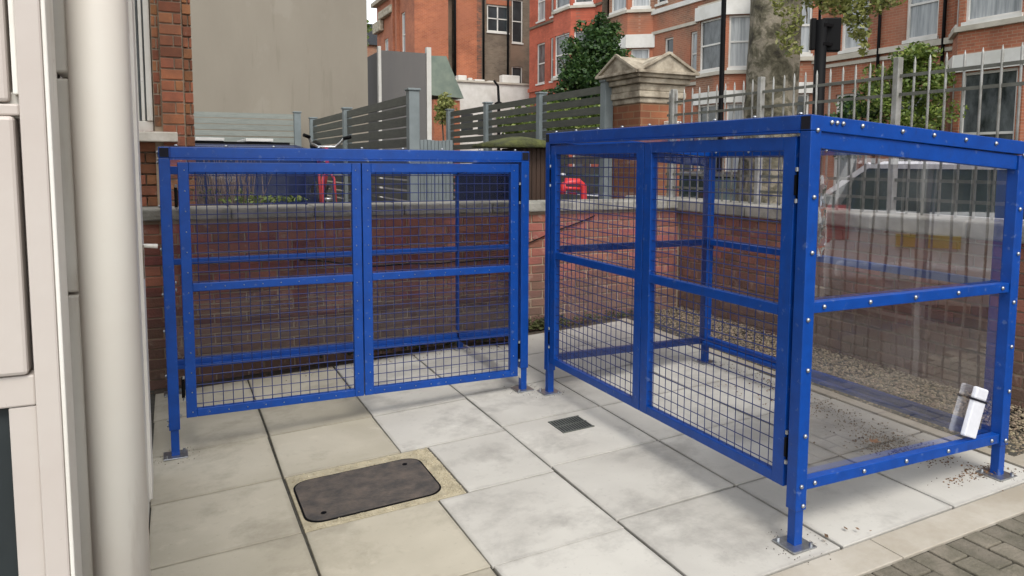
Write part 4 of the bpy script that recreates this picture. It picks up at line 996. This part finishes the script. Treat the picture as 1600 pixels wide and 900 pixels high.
q = MB(); branch(q, (16.4, 13.1, 0), (16.4, 13.1, 3.6), .07, .03)
for a_ in range(6): branch(q, (16.4, 13.1, 1.2+a_*.3), (16.4+.9*math.cos(a_*2.4), 13.1+.9*math.sin(a_*2.4), 2.4+a_*.35), .03, .01)
q.build('trunk', 'bark_dark', sh_)
q = MB(); crown(q, (16.4, 13.1, 3.1), (.95, 1.25, 1.3), 110, 60, .065, .28); crown(q, (16.3, 12.75, 4.1), (.5, .55, .5), 26, 55, .065, .24); q.build('crown', 'leaf_mid', sh_, attr=True)
q = MB(); crown(q, (16.1, 14.3, 2.6), (.7, .8, .9), 50, 50, .06, .26); q.build('inner_crown', 'leaf_dark', sh_, attr=True)
fs = thing('rear_bush', (13.0, 37.5, 0), 'tawny bush in front of the small red gable', 'shrub')
q = MB(); branch(q, (12.4, 36, 0), (12.4, 36, 4.4), .07, .03); q.build('trunk', 'bark_dark', fs)
q = MB(); crown(q, (12.35, 36, 4.2), (.55, .5, .85), 34, 50, .09, .3); q.build('crown', 'leaf_yel', fs, attr=True)
tw = thing('twiggy_shrub', (.45, 6.75, 0), 'bare twiggy shrub behind the wall at the left of the lower cage', 'shrub')
q = MB()
for k in range(150):
    x0 = rnd.uniform(.1, .62); h = rnd.uniform(1.35, 1.85)
    branch(q, (x0, rnd.uniform(6.6, 7.1), .1), (x0+rnd.uniform(-.3, .3), rnd.uniform(6.5, 7.3), h*.93), .008, .003, 4, .15)
q.build('stems', 'twig', tw)
q = MB(); leaves(q, (.72, 6.65, 1.29), (.40, .15, .03), 260, .022); leaves(q, (.45, 6.8, 1.32), (.3, .2, .06), 60, .018); q.build('foliage', 'leaf_mid', tw, attr=True)
ft = thing('distant_tree', (14.5, 62, 0), 'far green treetop just right of the taupe wall', 'tree')
q = MB(); branch(q, (13.2, 58, 0), (13.2, 58, 11), .3, .1); q.build('trunk', 'bark_dark', ft)
q = MB(); crown(q, (13.2, 58, 11.3), (.9, .9, 1.3), 40, 40, .2, .5); q.build('crown', 'leaf_mid', ft, attr=True)
#@@STREET
# ------------------------------------------------------------------ street furniture
lp = thing('lamp_post', (9.1, 11.1, .1), 'slim black lamp post between the stone-capped pillar and the plane tree', 'lamp post')
q = MB(); q.tube([(9.1, 11.1, .1), (9.1, 11.1, 1.4), (9.1, 11.1, 1.45), (9.1, 11.1, 6.2)], [.085, .075, .048, .042], 14); q.build('column', 'black', lp, smooth=True)
q = MB(); q.tube([(9.1, 11.1, 6.2), (9.1, 11.1, 6.32), (9.1, 11.1, 6.75), (9.1, 11.1, 6.95)], [.06, .16, .22, .05], 10); q.build('lantern', 'black', lp)
sp = thing('sign_post', (5.8, 5.5, .1), 'black pole with the dark back of a lit traffic sign box', 'road sign')
q = MB(); q.tube([(5.74, 5.55, .1), (5.74, 5.55, 2.99)], .055, 16); q.build('pole', 'black', sp, smooth=True)
q = MB(); q.box(-.018, .018, -.11, .11, -.16, .16)
def rotbox(cx_, cy_, cz_, hx, hy, hz, ang):
    c, s = math.cos(ang), math.sin(ang); P = []
    for zz in (-hz, hz):
        for x, y in ((-hx, -hy), (hx, -hy), (hx, hy), (-hx, hy)): P.append((cx_+x*c-y*s, cy_+x*s+y*c, cz_+zz))
    return P
MB().hexa(rotbox(5.875, 5.56, 2.86, .088, .05, .16, math.radians(-35))).build('sign_box', 'black', sp, bev=.012)
MB().hexa(rotbox(5.685, 5.60, 2.86, .025, .03, .15, math.radians(-25))).build('side_plate', 'black', sp, bev=.008)
for z in (2.76, 2.94): MB().hexa(rotbox(5.78, 5.55, z, .06, .056, .014, 0)).build('clamp', 'black', sp)
#@@HOUSES
# ------------------------------------------------------------------ house fronts, built flat-by-flat in plan
def frame2(p0, p1):
    a, c = Vector((*p0, 0)), Vector((*p1, 0)); e = (c-a).normalized(); n = Vector((e.y, -e.x, 0))   # n: outward, right-hand side of p0->p1
    return a, e, n, (c-a).length
def facade(par, name, m, p0, p1, z0, z1, holes=(), depth=.16, **kw):
    a, e, n, L = frame2(p0, p1); q = MB()
    us = sorted({0, L, *[h[0] for h in holes], *[h[1] for h in holes]}); zs = sorted({z0, z1, *[h[2] for h in holes], *[h[3] for h in holes]})
    us = [u for u in us if 0 <= u <= L]; zs = [z for z in zs if z0 <= z <= z1]
    P = lambda u, z, d=0: a+e*u-n*d+Vector((0, 0, z))
    inh = lambda u, z: any(h[0] < u < h[1] and h[2] < z < h[3] for h in holes)
    for i in range(len(us)-1):
        for j in range(len(zs)-1):
            if not inh((us[i]+us[i+1])/2, (zs[j]+zs[j+1])/2): q.face([P(us[i], zs[j]), P(us[i+1], zs[j]), P(us[i+1], zs[j+1]), P(us[i], zs[j+1])])
    for u0, u1, h0, h1 in [h[:4] for h in holes]:
        q.face([P(u0, h0), P(u0, h0, depth), P(u0, h1, depth), P(u0, h1)]); q.face([P(u1, h0), P(u1, h1), P(u1, h1, depth), P(u1, h0, depth)])
        q.face([P(u0, h0), P(u1, h0), P(u1, h0, depth), P(u0, h0, depth)]); q.face([P(u0, h1), P(u0, h1, depth), P(u1, h1, depth), P(u1, h1)])
    return q.build(name, m, par, **kw)
def window(par, p0, p1, h, glass='glass_mid', depth=.10, style='sash', fw=.07, m='wfar'):
    a, e, n, L = frame2(p0, p1); u0, u1, z0, z1 = h[:4]
    def bx(q, ua, ub, za, zb_, d0, d1):
        P = lambda u, z, d: a+e*u-n*d+Vector((0, 0, z))
        q.hexa([P(ua, za, d0), P(ub, za, d0), P(ub, za, d1), P(ua, za, d1), P(ua, zb_, d0), P(ub, zb_, d0), P(ub, zb_, d1), P(ua, zb_, d1)])
    q = MB(); g = .002
    bx(q, u0+g, u0+fw, z0+g, z1-g, depth-.04, depth+.05); bx(q, u1-fw, u1-g, z0+g, z1-g, depth-.04, depth+.05)
    bx(q, u0+fw, u1-fw, z1-fw, z1-g, depth-.038, depth+.05); bx(q, u0+fw, u1-fw, z0+g, z0+fw, depth-.038, depth+.05)
    zm = (z0+z1)/2
    if style in ('sash', 'casement'): bx(q, u0+fw, u1-fw, zm-.03, zm+.03, depth-.03, depth+.05)
    if style == 'casement': bx(q, (u0+u1)/2-.035, (u0+u1)/2+.035, z0+fw, z1-fw, depth-.03, depth+.05)
    if style == 'french':
        for f in (1/3, 2/3): bx(q, u0+(u1-u0)*f-.03, u0+(u1-u0)*f+.03, z0+fw, z1-fw, depth-.03, depth+.05)
        bx(q, u0+fw, u1-fw, zm+.3, zm+.35, depth-.03, depth+.05)
    bx(q, u0-.04, u1+.04, z0-.09, z0-.002, -.06, depth+.02)
    w_ = q.build('window', m, par, fix=True)
    q = MB(); bx(q, u0+fw*.8, u1-fw*.8, z0+fw*.8, z1-fw*.8, depth+.01, depth+.02); q.build('pane', glass, w_, fix=True)
    return w_
def band(par, name, m, p0, p1, z0, z1, proj=.08, u0=None, u1=None):
    a, e, n, L = frame2(p0, p1); u0 = 0 if u0 is None else u0; u1 = L if u1 is None else u1; q = MB()
    P = lambda u, d, z: a+e*u+n*d+Vector((0, 0, z))
    q.hexa([P(u0, proj, z0), P(u1, proj, z0), P(u1, -.02, z0), P(u0, -.02, z0), P(u0, proj, z1), P(u1, proj, z1), P(u1, -.02, z1), P(u0, -.02, z1)])
    return q.build(name, m, par, fix=True)
GL = ['glass_mid', 'glass_dark', 'glass_pale', 'glass_mid', 'glass_pale']
XF = 18.6
def front(par, m, y_hi, y_lo, holes, z1=12., z0=-.2, x=XF, **kw):
    """street front facing -X, running from far y_hi to near y_lo; holes in (y_lo_edge, y_hi_edge, z0, z1, glass, style)"""
    p0, p1 = (x, y_hi), (x, y_lo)
    hs_ = [(y_hi-h[1], y_hi-h[0], h[2], h[3]) for h in holes]
    facade(par, 'wall', m, p0, p1, z0, z1, hs_)
    for h, u in zip(holes, hs_): window(par, p0, p1, u, h[4] if len(h) > 4 else rnd.choice(GL), style=h[5] if len(h) > 5 else 'sash')
    return p0, p1
def bay(par, m, yc, half, levels, z_top, proj=.85, x=XF, panel_m=None, lint=None, z0=-.2):
    """canted bay: levels = (window z0, window z1, glass, lintel m, lintel height)"""
    P = [(x+.02, yc+half), (x-proj, yc+half*.52), (x-proj, yc-half*.52), (x+.02, yc-half)]
    for i in range(3):
        p0, p1 = P[i], P[i+1]; L = (Vector(p1)-Vector(p0)).length; mg = .17 if i != 1 else .14; hs_ = []
        for lv in levels:
            if i == 1 and L > 1.9: c_ = L/2; hs_ += [(mg, c_-.13, lv[0], lv[1]), (c_+.13, L-mg, lv[0], lv[1])]
            else: hs_.append((mg, L-mg, lv[0], lv[1]))
        facade(par, 'bay_wall', m, p0, p1, z0, z_top, hs_)
        for h in hs_: window(par, p0, p1, h, rnd.choice(GL), fw=.065)
        for lv in levels:
            if lv[3]: band(par, 'lintel', lv[3], p0, p1, lv[1]+.02, lv[1]+.02+lv[4], .09, -.05, L+.05)
            band(par, 'bay_sill', 'stone_far', p0, p1, lv[0]-.22, lv[0]-.10, .10, -.04, L+.04)
    q = MB(); q.prism([P[3], P[2], P[1], P[0]], z_top-.02, z_top+.06); q.build('bay_top', 'stone_far', par, fix=True)
# nearest block: orange-red brick, right of the plane tree
h1 = thing('terraced_house', (XF, 14, 0), 'orange-red brick house with stone bands at the right, behind the pointed railings', 'house', 'terraced houses across the street')
holes = [(13.95, 14.95, 5.05, 6.95, 'glass_pale'), (16.2, 17.2, 5.05, 6.95, 'glass_pale'), (16.4, 17.3, .9, 3.75, 'glass_dark'), (14.2, 15.1, .9, 3.75, 'glass_mid'), (18.0, 18.5, 5.05, 6.95, 'glass_dark'),
         (13.95, 14.95, 8.3, 10.1), (16.2, 17.2, 8.3, 10.1)]
p0, p1 = front(h1, 'b_orange', 20.6, 8.0, holes)
band(h1, 'stone_band', 'stone_far', p0, p1, 4.78, 4.94, .10); band(h1, 'stone_band', 'stone_far', p0, p1, 4.60, 4.70, .05)
band(h1, 'stone_band', 'stone_far', p0, p1, 4.04, 4.14, .05, 2.7, 6.6); band(h1, 'stone_band', 'stone_far', p0, p1, 8.0, 8.14, .08)
bay(h1, 'b_orange', 11.9, 1.62, [(.9, 3.88, None, 'wfar', .42), (5.10, 7.1, None, 'wfar', .45)], 8.0)
bay(h1, 'b_orange', 19.4, 1.25, [(.9, 3.85, None, 'wfar', .34), (5.10, 6.9, None, 'wfar', .5)], 8.0, .8)
for yy in (13.72, 15.75):
    q = MB(); q.tube([(XF-.07, yy, 0), (XF-.07, yy, 11)], .045, 8); q.build('downpipe', 'black', h1, smooth=True)
q = MB(); q.box(XF+.3, XF+8, 8.0, 20.6, -.2, 11.9); q.build('house_core', 'b_orange', h1)
q = MB(); q.hexa([(XF-.3, 7.9, 12), (XF+8.2, 7.9, 12), (XF+8.2, 20.7, 12), (XF-.3, 20.7, 12), (XF+3.9, 7.9, 15), (XF+4.1, 7.9, 15), (XF+4.1, 20.7, 15), (XF+3.9, 20.7, 15)]); q.build('roof', 'darkcar', h1)
q = MB(); q.box(XF-.06, XF-.002, 16.6, 17.2, 1.5, 3.3); 
# middle block: brown brick with white bay heads
h2 = thing('terraced_house', (XF, 25, 0), 'brown brick house with white-headed bays between the dark tree and plane trunk', 'house', 'terraced houses across the street')
holes = [(23.95, 24.62, 5.03, 6.72, 'glass_pale'), (25.75, 26.35, 5.5, 6.72, 'glass_dark'), (24.3, 25.1, 8.2, 9.9, 'glass_dark'), (21.6, 22.5, 8.2, 9.9, 'glass_mid'), (26.2, 27.0, 8.2, 9.9, 'glass_dark'),
         (23.9, 25.6, .45, 2.75, 'glass_dark', 'french'), (26.0, 26.7, .9, 3.4, 'glass_dark')]
p0, p1 = front(h2, 'b_brown', 30.6, 20.65, holes)
band(h2, 'stone_band', 'wfar', p0, p1, 7.80, 7.98, .09); band(h2, 'stone_band', 'stone_far', p0, p1, 6.98, 7.10, .06); band(h2, 'stone_band', 'stone_far', p0, p1, 4.66, 4.78, .06)
bay(h2, 'b_brown', 22.35, 1.45, [(.7, 3.75, None, 'wfar', .42), (4.98, 6.78, None, 'wfar', .48)], 7.3, .85)
bay(h2, 'b_brown', 28.6, 1.45, [(.7, 3.75, None, 'wfar', .42), (4.9, 6.45, None, 'wfar', .55), (8.15, 9.9, None, 'wfar', .3)], 10.4, .85)
q = MB(); q.box(XF+.3, XF+8, 20.65, 30.6, -.2, 11.9); q.build('house_core', 'b_brown', h2)
q = MB(); q.hexa([(XF-.3, 20.72, 12), (XF+8.2, 20.72, 12), (XF+8.2, 30.7, 12), (XF-.3, 30.7, 12), (XF+3.9, 20.72, 15), (XF+4.1, 20.72, 15), (XF+4.1, 30.7, 15), (XF+3.9, 30.7, 15)]); q.build('roof', 'darkcar', h2)
# far block: deep red brick
h3 = thing('terraced_house', (XF, 35, 0), 'deep red brick house with tall white sashes left of the dark tree', 'house', 'terraced houses across the street')
holes = [(37.35, 38.35, 5.95, 8.1, 'glass_mid'), (35.9, 36.7, 5.95, 8.2, 'glass_mid'), (37.35, 38.35, 9.3, 11.4, 'glass_pale'), (35.9, 36.7, 9.3, 11.4, 'glass_mid'), (37.35, 38.35, 1.2, 4.2), (35.9, 36.7, 1.2, 4.2)]
p0, p1 = front(h3, 'b_red', 39.3, 31.4, holes, 13.5)
band(h3, 'brick_band', 'b_red', p0, p1, 5.55, 5.75, .10); band(h3, 'brick_band', 'b_dark', p0, p1, 9.0, 9.12, .08)
bay(h3, 'b_red', 33.7, 1.75, [(1.2, 4.2, None, None, 0), (5.95, 7.9, None, None, 0), (9.2, 11.3, None, None, 0)], 13., .9)
q = MB(); q.box(XF+.3, XF+8, 31.4, 39.3, -.2, 13.4); q.build('house_core', 'b_red', h3)
facade(h3, 'return_wall', 'b_dark', (XF, 31.4), (XF+8, 31.4), -.2, 13.5)
q = MB(); q.hexa([(XF-.3, 31.3, 13.5), (XF+8.2, 31.3, 13.5), (XF+8.2, 39.4, 13.5), (XF-.3, 39.4, 13.5), (XF+3.9, 31.3, 16.5), (XF+4.1, 31.3, 16.5), (XF+4.1, 39.4, 16.5), (XF+3.9, 39.4, 16.5)]); q.build('roof', 'darkcar', h3)
# dark gap between the blocks
o = MB(); o.box(XF+1.2, XF+6, 30.72, 31.35, -.2, 12.5); o = o.build('party_wall', 'b_dark'); tag(o, 'dark brick party wall set back between brown and red houses', 'wall')
# street end: orange-red corner building with dark rear wing
h4 = thing('corner_building', (15.5, 43.4, 0), 'tall orange-red brick corner building with dark brick wing, beyond the white annexe', 'building')
YF = 43.4
def hy(px0, px1, v0, v1): return None
facade(h4, 'wall', 'b_orred', (13.2, 52.0), (13.2, YF), -.2, 16, [(8.62-8.2, 8.62-7.5, 8.4, 10.2), (1.4, 2.1, 6.6, 8.4)] and [(5.9, 6.7, 8.0, 10.6), (1.9, 2.8, 7.9, 9.6)])
window(h4, (13.2, 52.0), (13.2, YF), (5.9, 6.7, 8.0, 10.6), 'glass_pale'); window(h4, (13.2, 52.0), (13.2, YF), (1.9, 2.8, 7.9, 9.6), 'glass_pale')
for u in (4.2, 5.1):
    band(h4, 'pilaster', 'b_orred', (13.2, 52.0), (13.2, YF), 7.3, 12, .18, u, u+.4)
band(h4, 'brick_band', 'b_dark', (13.2, 52.0), (13.2, YF), 7.2, 7.4, .15)
facade(h4, 'wall', 'b_orred', (13.2, YF), (15.25, YF), -.2, 16)
band(h4, 'brick_band', 'b_dark', (13.2, YF), (15.25, YF), 7.45, 7.6, .12)
facade(h4, 'wall', 'b_orred', (15.25, YF), (15.25, YF+.6), -.2, 16); facade(h4, 'wall', 'b_dark', (15.25, YF+.6), (15.7, YF+.6), -.2, 16)
facade(h4, 'wall', 'b_orred', (15.7, YF), (17.05, YF), -.2, 16, [(.3, .62, 4.9, 6.3)]); window(h4, (15.7, YF), (17.05, YF), (.3, .62, 4.9, 6.3), 'glass_pale', fw=.05)
facade(h4, 'quoin', 'b_quoin', (17.05, YF-.02), (17.35, YF-.02), -.2, 16)
hh = [(.36, 1.80, 9.5, 11.1)]
facade(h4, 'wall', 'b_dark', (17.35, YF), (19.25, YF), -.2, 16, hh); window(h4, (17.35, YF), (19.25, YF), hh[0], 'glass_dark', style='casement', fw=.09)
band(h4, 'window_head', 'b_orred', (17.35, YF), (19.25, YF), 11.12, 11.4, .02, .3, 1.95)
facade(h4, 'wall', 'b_dark', (19.25, YF), (19.25, YF+2), -.2, 16)
h5 = [(1.0, 1.75, 9.3, 12.0), (1.0, 1.75, 4.9, 7.8)]
facade(h4, 'wall', 'b_dark', (19.25, YF+2), (23.0, YF+2), -.2, 16, h5)
for h in h5: window(h4, (19.25, YF+2), (23.0, YF+2), h, 'glass_dark', fw=.07)
for x_ in (17.45, 19.05, 15.65):
    q = MB(); q.tube([(x_, YF-.1, 4.5), (x_, YF-.1, 15)], .07, 8); q.build('downpipe', 'black', h4, smooth=True)
q = MB(); q.box(13.5, 20.5, YF+2.3, 51.8, -.2, 15.9); q.build('building_core', 'b_dark', h4)
q = MB(); q.box(12.85, 15.4, 43.1, 52.3, 12.0, 12.25); q.build('cornice', 'oldstone', h4)
q = MB(); q.box(12.9, 13.19, 47.5, 50.6, 10.9, 11.4); q.box(12.9, 13.19, 50.2, 52.1, 10.2, 10.9); q.build('carved_corbel', 'oldstone', h4, bev=.05)
# white single-storey annexe in front of it
an = thing('white_annexe', (16.5, 41, 0), 'low white rendered annexe with roof clutter below the dark brick wing', 'building')
q = MB(); q.box(14.35, 19.6, 40.6, 43.2, -.2, 6.1); q.build('wall', 'wfar', an)
q = MB(); q.box(14.25, 19.7, 40.5, 43.25, 6.102, 6.2); q.build('parapet', 'stone_far', an)
for x_, w_, h_ in ((14.6, .3, .12), (15.0, .5, .32), (15.6, .25, .2), (16.0, .6, .14), (16.8, .5, .10), (17.7, 1.1, .48)):
    q = MB(); q.box(x_, x_+w_, 41, 41.5, 6.201, 6.2+h_); q.build('roof_box', 'wfar', an, bev=.03)
for x_ in (15.0, 16.0):
    q = MB(); q.box(x_, x_+.7, 40.57, 40.599, 3.2, 4.35); q.build('window', 'glass_dark', an)
cv = thing('flue_pipe', (17.0, 39.9, 0), 'curved black-capped flue standing in front of the white annexe', 'flue')
q = MB(); q.tube([(17.0, 39.9, 0), (17.0, 39.9, 4.8)], .10, 8); q.build('stack', 'black', cv, smooth=True)
q = MB(); q.tube([(17.0, 39.9, 4.8), (17.0, 39.9, 4.95), (17.0, 39.9, 5.05), (16.95, 39.9, 5.9), (16.7, 39.9, 6.2)], [.2, .26, .08, .07, .06], 10); q.build('cowl', 'black', cv, smooth=True)
# little red outbuilding with a green roof
ob = thing('outbuilding', (13.5, 39, 0), 'small orange brick outbuilding with a sloping green copper roof', 'building')
q = MB(); q.box(12.75, 14.2, 38.6, 41.2, -.2, 4.9); q.build('wall', 'b_orred', ob)
q = MB(); q.hexa([(12.55, 38.4, 5.1), (14.35, 38.4, 5.0), (14.3, 41.4, 5.0), (12.55, 41.4, 5.1), (12.2, 38.45, 7.1), (13.4, 38.45, 7.15), (13.4, 41.3, 7.15), (12.2, 41.3, 7.1)]); q.build('roof', 'copper', ob, fix=True)
q = MB(); q.tube([(13.55, 38.5, 0), (13.55, 38.5, 5.0)], .05, 8); q.build('downpipe', 'black', ob)
# grey rendered slab building with white edges
gb = thing('grey_block', (5.8, 21, 0), 'plain grey rendered block with white corner strips behind the fence', 'building')
q = MB(); q.box(5.17, 6.40, 20.0, 23.5, -.2, 4.52); q.build('wall', 'greypanel', gb)
q = MB(); q.box(5.09, 5.168, 19.97, 20.1, -.2, 4.62); q.build('corner_strip', 'wfar', gb)
q = MB(); q.box(6.402, 6.53, 19.96, 20.1, -.2, 4.68); q.build('corner_strip', 'wfar', gb)
# taupe rendered flank
tp = thing('rendered_building', (1.5, 17, 0), 'tall plain taupe rendered flank wall rising beyond the slat fence', 'building')
q = MB(); q.box(-3.0, 3.37, 14.0, 22, -.2, 9.5); q.build('flank_wall', 'render', tp)
q = MB(); q.box(-3.1, 3.45, 13.9, 22.1, 9.502, 9.7); q.build('parapet', 'stone_far', tp)
# distant brown houses with white bands, in the slit right of the taupe wall
dh = thing('distant_house', (16, 66, 0), 'distant brown brick house with white bands in the gap by the taupe wall', 'house')
q = MB(); q.box(13.9, 19.0, 62, 70, -.2, 11); q.build('wall', 'b_brown', dh)
for z in (11.5, 10.6, 9.0): 
    q = MB(); q.box(13.8, 19.0, 61.9, 61.998, z-2.2, z-1.85); q.build('white_band', 'wfar', dh)
q = MB(); q.hexa([(13.6, 61.8, 11.002), (19.2, 61.8, 11.002), (19.2, 70, 11.002), (13.6, 70, 11.002), (14.3, 63.8, 13), (18.8, 63.8, 13), (18.8, 68, 13), (14.3, 68, 13)]); q.build('roof', 'darkcar', dh, fix=True)

# the same terrace goes on down the street beyond the frame (mirrored in the clear panels)
for i, (ya, yb_, mt) in enumerate(((7.95, -5.0, 'b_brown'), (-5.05, -18.0, 'b_orange'), (-18.05, -32.0, 'b_red'))):
    hx = thing('terraced_house', (XF, (ya+yb_)/2, 0), ('brown', 'orange', 'red')[i]+' brick house further down the street, seen only mirrored in the clear cage panels', 'house', 'terraced houses across the street')
    hl = []
    for k in range(3):
        yy = yb_+1.2+k*4.1
        for z0_, z1_ in ((.9, 3.4), (5.0, 6.9), (8.3, 10.)): hl.append((yy, yy+1.2, z0_, z1_))
    q0_, q1_ = front(hx, mt, ya, yb_, hl)
    band(hx, 'stone_band', 'stone_far', q0_, q1_, 4.6, 4.8, .1); band(hx, 'stone_band', 'stone_far', q0_, q1_, 7.9, 8.05, .1)
    q = MB(); q.box(XF+.3, XF+8, yb_, ya, -.2, 11.9); q.build('house_core', mt, hx)
    q = MB(); q.hexa([(XF-.3, yb_, 12), (XF+8.2, yb_, 12), (XF+8.2, ya, 12), (XF-.3, ya, 12), (XF+3.9, yb_, 15), (XF+4.1, yb_, 15), (XF+4.1, ya, 15), (XF+3.9, ya, 15)]); q.build('roof', 'darkcar', hx)
